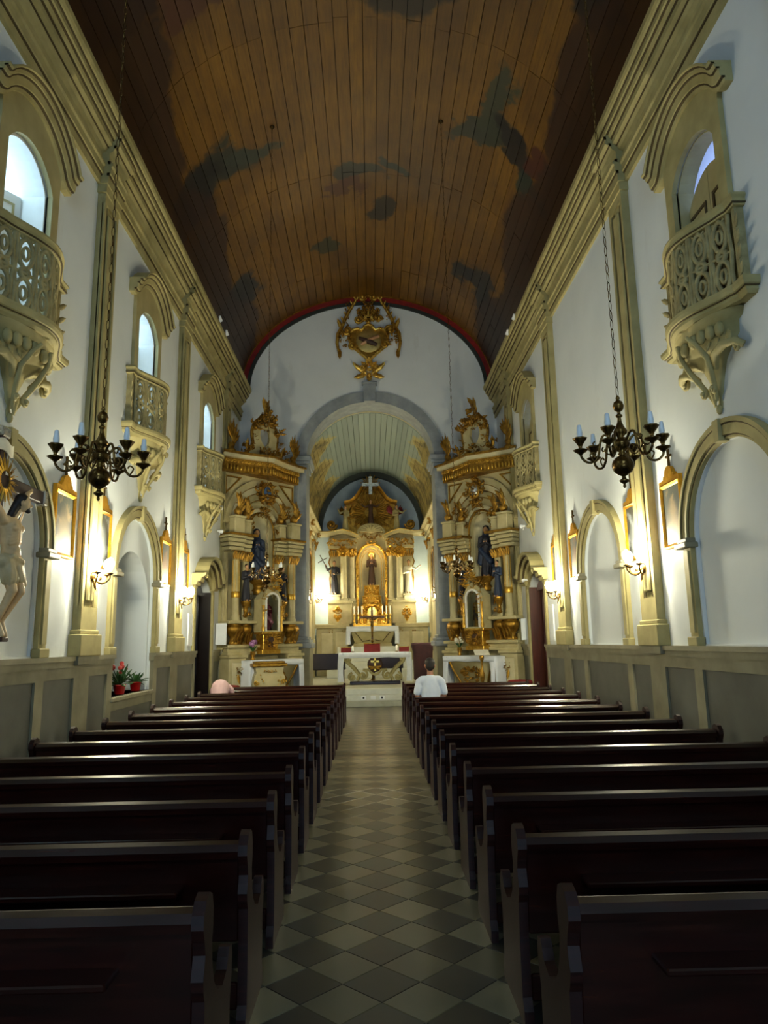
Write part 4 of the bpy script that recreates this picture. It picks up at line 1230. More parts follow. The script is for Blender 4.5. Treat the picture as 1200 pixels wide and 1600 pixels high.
def saint(name, label, loc, rz, h, mats, arms='prayer', hood=False, mantle=False, halo=False, ground=True, group=None, hair=True):
    """standing robed statue of height h, facing local -y; mats = robe, skin, hair, mantle"""
    s = h / 1.7; p = []
    V = lambda x, y, z: (x * s, y * s, z * s)
    R, S, Hh, Mn = 0, 1, 2, 3
    p += [(V(0, 0, .10), V(0, 0, .55), .20 * s, .165 * s, R), (V(0, 0, .5), V(0, 0, .95), .17 * s, .13 * s, R), (V(0, 0, .95), V(0, 0, 1.22), .135 * s, .15 * s, R),
          (V(-.11, 0, 1.31), V(.11, 0, 1.31), .085 * s, .085 * s, R), (V(0, 0, 1.34), V(0, -.01, 1.46), .055 * s, .045 * s, S)]
    for k in (-1, 1): p.append((V(.07 * k, -.12, .05), V(.075 * k, -.2, .03), .045 * s, .035 * s, S))
    head(p, V(0, -.02, 1.57), s, S, Hh if hair else None, hood=R if hood else None)
    if arms == 'prayer':
        for k in (-1, 1):
            p += [(V(.2 * k, 0, 1.29), V(.23 * k, -.03, 1.0), .065 * s, .06 * s, R), (V(.23 * k, -.03, 1.0), V(.05 * k, -.2, 1.1), .06 * s, .05 * s, R)]
            hand(p, V(.05 * k, -.21, 1.11), (-.3 * k, -.2, 1), s * .85, S, (0, 1, 0))
    elif arms == 'crossraise':   # one arm raised outwards, the other across the chest
        p += [(V(-.2, 0, 1.29), V(-.34, -.06, 1.22), .065 * s, .06 * s, R), (V(-.34, -.06, 1.22), V(-.42, -.14, 1.42), .055 * s, .045 * s, R)]; hand(p, V(-.42, -.14, 1.42), (-.1, -.1, 1), s, S)
        p += [(V(.2, 0, 1.29), V(.25, -.05, 1.02), .065 * s, .06 * s, R), (V(.25, -.05, 1.02), V(.06, -.2, 1.0), .055 * s, .05 * s, R)]; hand(p, V(.06, -.2, 1.0), (-1, -.2, .1), s, S, (0, 0, 1))
    elif arms == 'reach':
        p += [(V(.2, 0, 1.29), V(.36, -.08, 1.2), .065 * s, .06 * s, R), (V(.36, -.08, 1.2), V(.52, -.16, 1.34), .055 * s, .045 * s, R)]; hand(p, V(.52, -.16, 1.34), (1, -.2, .6), s, S, (0, 1, 0))
        p += [(V(-.2, 0, 1.29), V(-.25, -.05, 1.02), .065 * s, .06 * s, R), (V(-.25, -.05, 1.02), V(-.04, -.2, 1.08), .055 * s, .05 * s, R)]; hand(p, V(-.04, -.2, 1.08), (1, -.2, .2), s, S, (0, 0, 1))
    elif arms == 'open':
        for k in (-1, 1):
            p += [(V(.2 * k, 0, 1.29), V(.36 * k, -.06, 1.2), .065 * s, .055 * s, R), (V(.36 * k, -.06, 1.2), V(.56 * k, -.14, 1.36), .055 * s, .04 * s, R)]; hand(p, V(.56 * k, -.14, 1.36), (k, -.2, .5), s, S, (0, 1, 0))
    if mantle:
        p += [(V(.0, .07, 1.62), V(0, .09, 1.3), .115 * s, .15 * s, Mn), (V(-.14, .05, 1.28), V(-.2, .02, .5), .1 * s, .12 * s, Mn), (V(.14, .05, 1.28), V(.2, .02, .35), .1 * s, .13 * s, Mn), (V(0, .1, 1.2), V(0, .08, .3), .16 * s, .2 * s, Mn), (V(-.2, -.06, .9), V(.16, -.16, .5), .07 * s, .1 * s, Mn)]
    me = fuse(name, p, mats, max(.011, .016 * s), 2, (0, .95 * s, 8, .012 * s, 0, 0))
    o = P(name, me, None, None, label, 'statue', group, loc=loc, rz=rz)
    if halo:
        m = MB(Matrix.Translation(V(0, .1, 1.62)) @ Matrix.Rotation(PI / 2, 4, 'X')); m.lathe([(.10 * s, -.006), (.17 * s, -.008), (.18 * s, 0), (.17 * s, .008), (.10 * s, .006)], 20)
        for i in range(16):
            a = 2 * PI * i / 16; m.tube([(.12 * s * math.cos(a), .12 * s * math.sin(a), 0), (.2 * s * math.cos(a), .2 * s * math.sin(a), 0)], [.012 * s, .003 * s], 4)
        P('halo', m, M_GOLDB, o)
    return o

# ------------------------------------------------------------------ people in the pews
def man():
    r = E('person', 'person in a white t-shirt seated right of the aisle, seen from behind', 'person', (1.03, 12.76, .045))
    s = 1.0; b = []
    # seated, facing +y, leaning a little forward with forearms on the thighs
    b += [((-.09, 0, .52), (.09, 0, .52), .13, .13, 0), ((0, 0, .55), (0, .05, .85), .135, .15, 0), ((0, .05, .85), (0, .07, 1.0), .15, .13, 0), ((-.13, .06, 1.03), (.13, .06, 1.03), .075, .075, 0), ((0, .07, 1.05), (0, .09, 1.17), .062, .055, 0)]
    for k in (-1, 1):
        b += [((.1 * k, .02, .52), (.13 * k, .44, .53), .085, .06, 0), ((.13 * k, .44, .53), (.13 * k, .46, .08), .058, .04, 0), ((.13 * k, .44, .05), (.13 * k, .62, .035), .04, .032, 0),
              ((.19 * k, .06, 1.02), (.235 * k, .06, .78), .052, .045, 0), ((.235 * k, .06, .78), (.14 * k, .3, .68), .042, .032, 0)]
        hand(b, (.14 * k, .3, .68), (-.6 * k, 1, -.1), 1.0, 0, (0, 0, 1))
    head(b, (0, .1, 1.29), 1.08, 0, None, face=(0, 1, -.25))
    P('body', fuse('body', b, [M_SKINP], .013, 2), None, r)
    t = [((-.09, 0, .56), (.09, 0, .56), .15, .15, 0), ((0, 0, .58), (0, .05, .85), .155, .168, 0), ((0, .05, .85), (0, .06, .99), .168, .145, 0), ((-.14, .055, 1.03), (.14, .055, 1.03), .086, .086, 0)]
    for k in (-1, 1): t += [((.195 * k, .06, 1.01), (.235 * k, .06, .83), .07, .066, 0)]
    P('t_shirt', fuse('t_shirt', t, [M_SHIRT], .014, 2, (.55, 1.0, 7, .006, 0, .03)), None, r)
    t = [((-.09, .01, .52), (.09, .01, .52), .142, .142, 0)]
    for k in (-1, 1): t += [((.1 * k, .02, .52), (.13 * k, .45, .53), .098, .074, 0), ((.13 * k, .45, .53), (.13 * k, .46, .1), .074, .06, 0)]
    P('trousers', fuse('trousers', t, [M_DENIM], .016, 2), None, r)
    t = [('e', (0, .075, 1.335), (.092, .098, .092), 0), ('e', (0, .04, 1.28), (.082, .06, .085), 0)]
    P('hair', fuse('hair', t, [M_HAIR], .012, 1), None, r)
man()
def bowed():
    r = E('person', 'person in a pale pink top bowed low in the pews near the left door', 'person', (-3.1, 14.74, .045))
    b = [((-.09, 0, .52), (.09, 0, .52), .13, .13, 0), ((0, .02, .58), (0, .2, .78), .14, .15, 0), ((0, .2, .78), (0, .36, .82), .15, .12, 0), ((-.12, .38, .82), (.12, .38, .82), .07, .07, 0), ((0, .42, .82), (0, .5, .8), .055, .05, 0)]
    for k in (-1, 1):
        b += [((.1 * k, .02, .52), (.13 * k, .42, .5), .085, .06, 0), ((.13 * k, .42, .5), (.13 * k, .42, .08), .056, .04, 0), ((.13 * k, .42, .05), (.13 * k, .56, .035), .04, .03, 0), ((.18 * k, .38, .8), (.2 * k, .5, .6), .05, .042, 0), ((.2 * k, .5, .6), (.06 * k, .58, .68), .04, .03, 0)]
        hand(b, (.06 * k, .58, .68), (-.3 * k, .3, 1), .95, 0, (0, 1, 0))
    head(b, (0, .56, .78), 1.0, 0, 1, face=(0, 1, -.6))
    P('body', fuse('body', b, [M_SKINP, M_HAIR], .014, 2), None, r)
    t = [((-.08, 0, .57), (.08, 0, .57), .15, .15, 0), ((0, .03, .62), (0, .2, .84), .165, .185, 0), ((0, .2, .84), (0, .36, .86), .185, .15, 0), ((-.12, .37, .83), (.12, .37, .83), .09, .09, 0)]
    for k in (-1, 1): t += [((.18 * k, .38, .8), (.2 * k, .47, .64), .066, .06, 0)]
    P('top', fuse('top', t, [M_PINK], .015, 2), None, r)
    t = [((-.09, .01, .52), (.09, .01, .52), .14, .14, 0)]
    for k in (-1, 1): t += [((.1 * k, .02, .52), (.13 * k, .43, .5), .098, .074, 0), ((.13 * k, .43, .5), (.13 * k, .42, .1), .074, .06, 0)]
    P('trousers', fuse('trousers', t, [M_DENIM], .016, 2), None, r)
bowed()

# ------------------------------------------------------------------ great crucifix on the left wall
def crucifix():
    r = E('crucifix', 'large crucifix with a carved Christ hanging in the near left arch', 'crucifix', (-WX + .0, 7.3, 1.92), PI / 2)
    r.scale = (.8, .8, .8)
    # local: x along the wall (+ = away from the camera), -y into the room
    m = MB(); m.cbox(-.085, .085, -.20, -.10, -.35, 2.62, .012); P('cross_upright', m, M_CROSS, r)
    m = MB(); m.cbox(-1.24, 1.24, -.205, -.105, 1.88, 2.06, .012); P('cross_beam', m, M_CROSS, r)
    for x0, x1 in ((-1.3, -1.18), (1.18, 1.3)):
        m = MB(); m.cbox(x0, x1, -.225, -.085, 1.86, 2.08, .015); m.ball(((x0 + x1) / 2 + (.05 if x0 > 0 else -.05), -.155, 1.97), (.04, .06, .09), 10, 8); P('silver_cap', m, M_SILVER, r)
    m = MB(); m.cbox(-.105, .105, -.22, -.08, 2.55, 2.68, .012); P('silver_cap', m, M_SILVER, r)
    m = MB(); m.loft([[(x, -.22 - .03 * math.sin(PI * (x + .2) / .4), z + .03 * math.sin(PI * 2 * (x + .2) / .4)) for z in (2.32, 2.48)] + [(x, -.205 - .03 * math.sin(PI * (x + .2) / .4), z + .03 * math.sin(PI * 2 * (x + .2) / .4)) for z in (2.48, 2.32)] for x in [-.2 + .05 * k for k in range(9)]], True, True)
    P('title_scroll', m, M_WROBE, r)
    m = MB()
    for i in range(18):
        a = 2 * PI * i / 18
        for q in (-.08, 0, .08): m.tube([(.12 * math.cos(a + q), -.24, 1.97 + .12 * math.sin(a + q)), ((.36 - abs(q) * .9) * math.cos(a + q), -.23, 1.97 + (.36 - abs(q) * .9) * math.sin(a + q))], [.012, .004], 4)
    P('ray_halo', m, M_GOLD, r)
    b = []
    # torso hangs forward, knees bent to his left
    b += [((.0, -.36, .93), (.02, -.38, .99), .115, .12, 0), ((.02, -.37, 1.0), (.0, -.37, 1.15), .105, .115, 0), ((.0, -.37, 1.15), (.0, -.36, 1.33), .125, .14, 0), ((-.12, -.34, 1.41), (.12, -.34, 1.41), .07, .07, 0), ((0, -.36, 1.42), (.03, -.42, 1.55), .055, .05, 0)]
    for k in (-1, 1):
        b += [((.15 * k, -.34, 1.41), (.40 * k, -.29, 1.68), .062, .05, 0), ((.40 * k, -.29, 1.68), (.64 * k, -.235, 1.92), .047, .034, 0)]
        hand(b, (.64 * k, -.235, 1.92), (k, -.2, .6), 1.0, 0, (0, .3, 1))
        b += [((.085 * k, -.36, .9), (.1 * k + .06, -.46, .52), .095, .065, 0), ((.1 * k + .06, -.46, .52), (.05 * k + .0, -.30, .14), .062, .038, 0), ((.05 * k, -.30, .13), (.035 * k, -.38, -.04), .04, .028, 0)]
    for q in range(5):
        for k in (-1, 1): b.append(((.05 * k, -.485, 1.13 + .045 * q), (.115 * k, -.42, 1.10 + .045 * q), .012, .012, 0))
    b.append(('e', (0, -.44, 1.04), (.07, .06, .06), 0)); 
    for k in (-1, 1): b.append(('e', (.065 * k, -.46, 1.32), (.07, .04, .05), 0))
    head(b, (.06, -.47, 1.66), 1.05, 0, 1, face=(.45, -1, -.15), beard=True)
    b += [((.0, -.43, 1.66), (-.05, -.38, 1.5), .06, .05, 1), ((.12, -.42, 1.64), (.14, -.37, 1.49), .045, .035, 1)]
    P('christ_body', fuse('christ_body', b, [M_CHRIST, M_HAIR], .012, 2), None, r)
    b = [((-.1, -.36, .88), (.12, -.37, .9), .115, .115, 0), ((-.08, -.38, .86), (-.06, -.43, .66), .105, .1, 0), ((.1, -.38, .86), (.14, -.44, .68), .105, .09, 0), ((.16, -.42, .92), (.24, -.44, .62), .05, .06, 0), ((.2, -.4, .9), (.27, -.38, .7), .035, .045, 0), ((-.1, -.46, .95), (.14, -.47, .9), .035, .04, 0)]
    P('loincloth', fuse('loincloth', b, [M_LOIN], .013, 2, (.6, .95, 9, .012, .03, -.38)), None, r)
    m = MB(); m.cbox(-.08, .08, -.40, -.2, -.02 - .1, .0 - .06, .01); P('foot_rest', m, M_CROSS, r)
crucifix()
# ------------------------------------------------------------------ gilded side altars set across the corners
def cloth(x0, x1, y0, y1, z, drop_side, drop_front, name, label, parent_loc, rz, waves=5):
    """linen laid over a table: top, front fall and long side falls with a wavy hem"""
    m = MB(); t = .012
    def shell(path, hemx):
        rings = []
        for (x, zz) in path:
            rings.append([(x, y0, zz), (x, y1, zz)])
        return rings
    n = 14
    # cross-section in x: left fall, top, right fall
    xs = [(x0 - .012, z - drop_side)] + [(x0 - .012, z - drop_side * (1 - k / 4)) for k in range(1, 4)] + [(x0 - .004, z + .004)] + [(x0 + (x1 - x0) * k / n, z + .012) for k in range(1, n)] + [(x1 + .004, z + .004)] + [(x1 + .012, z - drop_side * k / 4) for k in range(1, 5)]
    def grid(off):
        ys = [y0 + (y1 - y0) * k / 6 for k in range(7)]
        g = []
        for i, (x, zz) in enumerate(xs):
            row = []
            for k, y in enumerate(ys):
                side = (zz < z - .01); dx = 0
                if side: dx = (.02 * math.sin(k * 2.1 + i) ) * (z - zz) / max(drop_side, .01) * (1 if x > (x0 + x1) / 2 else -1)
                row.append((x + dx + off * (1 if x > (x0 + x1) / 2 else -1) * (1 if side else 0), y, zz + (off if not side else 0)))
            g.append(row)
        return g
    a, b = grid(0), grid(t)
    rings = [ra + rb[::-1] for ra, rb in zip(a, b)]
    m.loft(rings, True, True, True)
    if drop_front:
        k_ = 24; top = [(x0 + (x1 - x0) * i / k_, z + .018) for i in range(k_ + 1)]
        fr = [[(x, y0 - .004 - .008 * math.sin(i * .9) * f, z + .018 - f * drop_front * (1 + .05 * math.sin(i * .7)))for f in (0, .5, 1)] + [(x, y0 - .016 - .008 * math.sin(i * .9) * f, z + .018 - f * drop_front * (1 + .05 * math.sin(i * .7))) for f in (1, .5, 0)] for i, (x, _) in enumerate(top)]
        m.loft(fr, True, True, True)
    for s in (-1, 1):      # folded corner hanging down at the front
        xa = x0 if s < 0 else x1
        m.loft([[(xa + s * .01 - s * w_ * .5 + a_ * w_ * .5, y0 - .012 - .015 * math.sin(a_ * 4 + zf * 5), z + .012 - drop_side * zf) for a_ in (-1, -.5, 0, .5, 1)] + [(xa + s * .01 - s * w_ * .5 + a_ * w_ * .5, y0 + .0 - .015 * math.sin(a_ * 4 + zf * 5), z + .012 - drop_side * zf) for a_ in (1, .5, 0, -.5, -1)] for zf, w_ in ((0, .2), (.25, .17), (.5, .15), (.75, .15), (1, .17))], True, True, True)
    return P(name, m, M_CLOTH, None, label, 'tablecloth', None, loc=parent_loc, rz=rz)

def capital(m, c, z, w, h, y, rng):
    for k in range(-2, 3): m.leaf((c + k * w * .22, z), PI / 2 + k * -.12, h * .85, w * .14, .07, y)
    for k in (-1, 1): m.scroll((c + k * w * .42, z + h * .8), w * .16, PI / 2, 1.2, w * .06, y - .03, .04, k)
    m.cbox(c - w * .55, c + w * .55, y - .09, y + .08, z + h * .9, z + h, .01)

def side_altar(loc, rz, q, side):
    """q = +1 left altar, -1 right altar; local -y is the front, x mirrored by q"""
    r = E('side_altar', 'cream and gold baroque altar across the %s corner of the chancel arch' % side, 'altar', loc, rz)
    rng = random.Random(11 if q > 0 else 12)
    W = 1.27
    # body: back panel pierced by the niche
    m = MB(); m.prism([(-W, .0), (W, .0), (W, 6.4), (-W, 6.4)], [arch_poly(0, .42, 3.45, 4.85, .5)], .0, .10); P('back_panel', m, M_CREAM, r)
    m = MB(); m.lathe([(.43, 3.43), (.43, 4.85)] + [(.43 * math.cos(t), 4.85 + .5 * math.sin(t)) for t in (.3, .6, .9, 1.2, 1.5)], 16, Tr(0, .08, 0), 0, PI, sy=.8); m.box(-.43, .43, .05, .42, 3.4, 3.45); P('niche', m, M_CREAML, r)
    # base
    m = MB(); m.cbox(-W - .02, W + .02, -.62, .0, 0, .3, .02); P('plinth', m, M_DADO, r)
    for s in (-1, 1):
        m = MB(); x0, x1 = sorted((s * .72, s * 1.27)); m.cbox(x0, x1, -.42, 0, .3, 1.42, .015); m.cbox(x0 - .03, x1 + .03, -.47, 0, 1.42, 1.5, .015); p = P('pedestal', m, M_CREAM, r)
        m = MB(); m.cbox(x0 + .09, x1 - .09, -.44, -.41, .42, 1.3, .012); P('pedestal_panel', m, M_CREAML, p)
        m = MB(); m.cluster(((x0 + x1) / 2, 1.12), .1, .2, 9, rng, -.44, .06); m.leaf(((x0 + x1) / 2, 1.0), -PI / 2, .24, .05, .05, -.44); P('gilded_pendant', m, M_GOLDD, p)
    m = MB(); m.cbox(-W, W, -.36, 0, 1.5, 1.58, .012); m.cbox(-W + .04, W - .04, -.3, 0, 1.58, 1.68, .012); m.cbox(-W - .02, W + .02, -.40, 0, 1.68, 1.76, .015); P('predella', m, M_CREAM, r)
    # consoles under the columns
    for s in (-1, 1):
        for c, w, y in ((.97, .3, -.22), (.56, .24, -.12)):
            m = MB(Tr(s * c, y, 0))
            m.lathe([(w * .55, 1.76), (w * .62, 1.8), (w * .45, 1.86), (w * .42, 1.93), (w * .6, 2.02), (w * .82, 2.1), (w * .88, 2.17), (w * .78, 2.24), (w * .6, 2.27), (w * .7, 2.3)], 24, sy=.75, wave=8, amp=.07)
            for k in (-1, 0, 1): m.leaf((k * w * .34, 1.8), PI / 2, .3, .05, .12, -.1)
            P('gilded_console', m, M_GOLDD, r)
        m = MB(); x0, x1 = sorted((s * .36, s * 1.3)); m.cbox(x0, x1, -.42, 0, 2.3, 2.38, .012); P('console_slab', m, M_CREAM, r)
        # outer fluted column
        m = MB(Tr(s * .97, -.24, 0))
        m.lathe([(.13, 2.38), (.13, 2.44), (.1, 2.47), (.12, 2.5), (.095, 2.53), (.092, 3.0), (.105, 3.02), (.105, 3.1), (.09, 3.12), (.08, 4.0)], 18, wave=9, amp=.04); c = P('column', m, M_CREAM, r)
        m = MB(Tr(s * .97, -.24, 0))
        m.lathe([(.112, 2.98), (.12, 3.0), (.12, 3.12), (.108, 3.14)], 18)
        for k in range(8):
            a = 2 * PI * k / 8; m.tube([(.1 * math.cos(a), .1 * math.sin(a), 3.14), (.092 * math.cos(a), .092 * math.sin(a), 3.97)], .008, 4)
        P('gilded_band', m, M_GOLD, c)
        m = MB(); capital(m, s * .97, 3.98, .3, .25, -.3, rng); P('gilded_capital', m, M_GOLDD, r)
        # inner pier
        m = MB(); m.cbox(s * .56 - .09, s * .56 + .09, -.14, 0, 2.38, 3.98, .01); P('inner_pier', m, M_CREAM, r)
        m = MB(); capital(m, s * .56, 3.98, .26, .25, -.16, rng); P('gilded_capital', m, M_GOLDD, r)
        m = MB(Tr(s * .64, -.24, 0)); m.lathe([(.02, 2.46), (.08, 2.5), (.05, 2.56), (.06, 2.7), (.1, 2.8), (.13, 2.86), (.13, 2.9)], 12, wave=6, amp=.12)
        for k in (-1, 1): m.scroll((k * .08, 2.55), .06, PI / 2, 1.1, .02, -.08, .03, k)
        P('statue_bracket', m, M_GOLDD, r)
        m = MB(); m.cbox(s * 1.2 - .07, s * 1.2 + .07, -.1, 0, 2.38, 4.2, .01); m.box(s * 1.2 - .035, s * 1.2 + .035, -.12, -.09, 2.5, 4.1); P('outer_pilaster', m, M_CREAM, r)
        # entablature in rippled layers
        for z0, z1, e in ((4.23, 4.33, .0), (4.345, 4.44, .03), (4.455, 4.55, .06), (4.565, 4.63, .1)):
            m = MB(); x0, x1 = sorted((s * .8, s * 1.29)); m.cbox(x0 - e, x1 + e * .3, -.36 - e, 0, z0, z1, .02)
            x0, x1 = sorted((s * .44, s * .8)); m.cbox(x0, x1, -.22 - e, 0, z0, z1, .02); P('entablature_layer', m, M_CREAM, r)
        m = MB(); x0, x1 = sorted((s * .4, s * 1.34)); m.cbox(x0, x1, -.48, 0, 4.63, 4.69, .01); P('gilded_ledge', m, M_GOLDD, r)
        # blocks and flaming ornaments on the ledge
        for c, w, y, h in ((1.0, .17, -.3, .42), (.62, .12, -.16, .36)):
            m = MB(Tr(s * c, y, 0)); m.cbox(-w, w, -.12, .14, 4.69, 4.69 + h, .015); m.cbox(-w - .03, w + .03, -.15, .14, 4.69 + h, 4.75 + h, .015); b_ = P('attic_block', m, M_CREAM, r)
            m = MB(Tr(s * c, y - .02, 0)); z = 4.75 + h
            m.lathe([(.05, z), (.1, z + .06), (.12, z + .14), (.06, z + .22), (.04, z + .26)], 10)
            for k in range(7): m.leaf((0, z + .1 + .05 * k), PI / 2 + (-.7 + .23 * k), .26, .06, .06, -.05)
            m.leaf((0, z + .2), PI / 2, .45, .08, .04, -.04)
            P('gilded_flame', m, M_GOLDD, b_)
    # archivolts
    for R0, R1, y, mat in ((1.27, 1.1, -.12, M_CREAM), (1.08, .92, -.09, M_CREAML), (.9, .74, -.06, M_CREAM), (.66, .56, -.07, M_CREAML)):
        zc = 5.0 if R0 > .7 else 4.85
        m = MB(); m.prism(arc(0, zc, R0, R0 * 1.03, 0, PI, 28) + arc(0, zc, R1, R1 * 1.03, PI, 0, 28), [], y, .0); P('archivolt', m, mat, r)
    m = MB()
    for R0, zc in ((1.09, 5.0), (.91, 5.0), (.72, 5.0)): m.tube([(x, -.1, z) for x, z in arc(0, zc, R0, R0 * 1.03, .05, PI - .05, 28)], .012, 5)
    m.tube([(x, -.07, z) for x, z in [(.45, 3.5)] + arc(0, 4.85, .46, .54, 0, PI, 20) + [(-.45, 3.5)]], .03, 6)
    P('gilded_bead', m, M_GOLDD, r)
    for s in (-1, 1):
        m = MB(); m.cluster((s * .52, 5.15), .16, .36, 22, rng, -.09, .1, False, 1.3); P('gilded_arch_carving', m, M_GOLDD, r)
        m = MB(); m.cluster((s * .86, 5.5), .12, .22, 12, rng, -.12, .08, False, 1.3); P('gilded_arch_carving', m, M_GOLDD, r)
    m = MB(); m.cluster((0, 5.4), .22, .18, 14, rng, -.1, .1)
    P('gilded_arch_carving', m, M_GOLDD, r)
    for s in (-1, 1):      # spandrel panels
        m = MB(); m.sweep([(s * 1.2, 6.3), (s * .72, 6.3), (s * 1.2, 5.82)][::s], [(-.02, 0), (-.02, .03), (.02, .03), (.02, 0)], closed=True); P('spandrel_moulding', m, M_GOLDD, r)
    # cartouche with a blue oval
    m = MB(); m.cluster((0, 5.93), .32, .38, 30, rng, -.14, .14); m.tube([(.17 * math.cos(2 * PI * k / 18), -.32, 5.93 + .22 * math.sin(2 * PI * k / 18)) for k in range(18)], .04, 6, closed=True); c = P('cartouche', m, M_GOLDD, r)
    m = MB(); m.ball((0, -.3, 5.93), (.16, .06, .21), 14, 10); P('oval_medallion', m, M_BLUE if q > 0 else M_SILVER, c)
    # frieze and cornice: concave sides meeting at a forward point
    def plan(n=20, k=1.0, ex=0.0):
        out = []
        for i in range(-n, n + 1):
            u = i / n; out.append((u * (W + .06 + ex), -(.14 + .36 * (1 - abs(u)) ** 1.5 + ex)))
        return out
    pl = plan()
    def slab(z0, z1, ex):
        mm = MB(); p = plan(20, 1, ex); poly = p + [(W + .06, 0), (-W - .06, 0)]
        mm.loft([[(x, y, z0) for x, y in poly], [(x, y, z1) for x, y in poly]], True, True); return mm
    P('frieze', slab(6.4, 6.78, .0), M_GOLDD, r)
    P('cornice', slab(6.78, 6.88, .12), M_CREAML, r)
    P('cornice_cap', slab(6.88, 6.94, .17), M_GOLDD, r)
    m = MB(); N = 13
    for s in (-1, 1):
        for i in range(N):
            u = (i + .5) / N; x = s * u * (W + .06); y = -(.15 + .36 * (1 - u) ** 1.5)
            m.ball((x, y - .02, 6.52), (.03, .03, .08), 6, 5); m.tube([(x - .05, y, 6.66), (x - .04, y - .03, 6.73), (x + .04, y - .03, 6.73), (x + .05, y, 6.66)], .014, 5); m.ball((x, y - .02, 6.68), (.025, .03, .03), 6, 5)
    P('gilded_drops', m, M_GOLD, r)
    for z in (6.42, 6.6, 6.76):
        pass
    # crowning pierced crest
    m = MB()
    hole = [(.0, 7.28), (.13, 7.42), (.19, 7.6), (.16, 7.78), (.06, 7.86), (0, 7.82), (-.06, 7.86), (-.16, 7.78), (-.19, 7.6), (-.13, 7.42)]
    half = [(.78, 6.94), (.62, 7.04), (.48, 7.2), (.42, 7.36), (.46, 7.54), (.46, 7.7), (.4, 7.9), (.3, 8.02), (.2, 8.1), (.12, 8.2)]
    m.prism([(-.78, 6.94)] + half + [(-x, z) for x, z in reversed(half)][:-1], [hole], -.2, -.1); P('crest', m, M_CREAM, r)
    m = MB()
    for s in (-1, 1):
        m.tube([(s * x, -.17, z) for x, z in half], .05, 6); m.scroll((s * .4, 7.78), .11, 0, 1.2, .035, -.18, .05, -s); m.scroll((s * .5, 7.2), .1, PI / 2, 1.2, .03, -.18, .05, s)
        m.cluster((s * .42, 7.84), .16, .2, 12, rng, -.18, .12, False, 1.4); m.cluster((s * .72, 7.1), .16, .2, 10, rng, -.16, .12, False, 1.4); m.cluster((s * .44, 7.4), .1, .2, 8, rng, -.18, .1, False, 1.3)
        m.leaf((s * .62, 7.1), PI / 2 - s * .2, .32, .07, .08, -.16)
    m.cluster((0, 8.08), .26, .24, 20, rng, -.19, .16, True, 1.3); m.cluster((0, 7.12), .36, .14, 14, rng, -.19, .12, True, 1.4)
    for k in range(6): m.leaf((0, 8.15 + .06 * k), PI / 2 + (-.5 + .2 * k), .32, .07, .08, -.16)
    m.leaf((0, 8.25), PI / 2 - .15, .45, .08, .08, -.15); m.cluster((0, 7.8), .1, .1, 5, rng, -.17, .07)
    P('gilded_crest_carving', m, M_GOLDD, r)
    for s in (-1, 1):
        m = MB(); c = s * 1.12
        m.lathe([(.1, 6.94), (.13, 7.0), (.07, 7.08), (.1, 7.16), (.08, 7.22)], 10, Tr(c, -.12, 0))
        for k in range(7): m.leaf((c, 7.15 + .03 * k), PI / 2 + (-.6 + .2 * k), .36 + .1 * (3 - abs(3 - k)), .06, .05, -.14)
        P('gilded_flame', m, M_GOLDD, r)
    # statue pedestal in the niche, panels and pendants under it
    m = MB(Tr(0, -.02, 0)); m.lathe([(.2, 3.1), (.26, 3.2), (.18, 3.28), (.2, 3.36), (.3, 3.44), (.32, 3.5)], 16, wave=8, amp=.06); m.cluster((0, 3.3), .3, .16, 12, rng, -.2, .08); P('niche_pedestal', m, M_GOLDD, r)
    for s in (-1, 1):
        m = MB(); m.cbox(s * .36 - .13, s * .36 + .13, -.05, 0, 2.42, 3.2, .012); c = P('lower_panel', m, M_CREAML, r)
        m = MB(); m.cluster((s * .36, 3.0), .07, .14, 7, rng, -.06, .05); m.leaf((s * .36, 2.92), -PI / 2, .22, .04, .04, -.06); P('gilded_pendant', m, M_GOLDD, c)
    # altar table: curved urn-shaped front
    m = MB()
    m.loft([[(-w, -y, z), (w, -y, z), (w, 0, z), (-w, 0, z)] for z, w, y in ((.3, .44, .60), (.42, .42, .58), (.6, .46, .62), (.8, .55, .69), (1.0, .66, .74), (1.12, .72, .76), (1.2, .74, .78), (1.26, .74, .78))], True, True, True); t = P('urn_shaped_mensa', m, M_CREAM, r)
    m = MB(); m.cluster((0, .86), .34, .26, 22, rng, -.70, .05); P('gilded_mensa_carving', m, M_GOLDD, t)
    for s in (-1, 1):
        m = MB(); m.tube([(s * w, -y - .005, z) for z, w, y in ((.32, .43, .6), (.6, .45, .62), (.8, .54, .69), (1.0, .65, .74), (1.2, .73, .78))], .03, 6); P('gilded_edge', m, M_GOLDD, t)
    m = MB(); m.cbox(-.86, .86, -.84, -.05, 1.26, 1.33, .01); P('mensa_top', m, M_CREAM, r)
    # glazed shrine standing on the table
    m = MB(Tr(0, -.42, 0)); m.cbox(-.32, .32, -.16, .2, 1.5, 1.62, .015); m.cbox(-.26, .26, -.12, .2, 1.62, 2.02, .015); m.cbox(-.34, .34, -.18, .2, 2.02, 2.08, .012); s_ = P('shrine_base', m, M_GOLD, r)
    m = MB(Tr(0, -.42, 0)); m.prism(arch_poly(0, .09, 1.68, 1.88, .08, 8), [], -.135, -.11); P('shrine_door', m, M_BROWN, s_)
    m = MB(Tr(0, -.42, 0)); m.cluster((0, 1.85), .34, .2, 18, rng, -.12, .08); P('shrine_base_carving', m, M_GOLDD, s_)
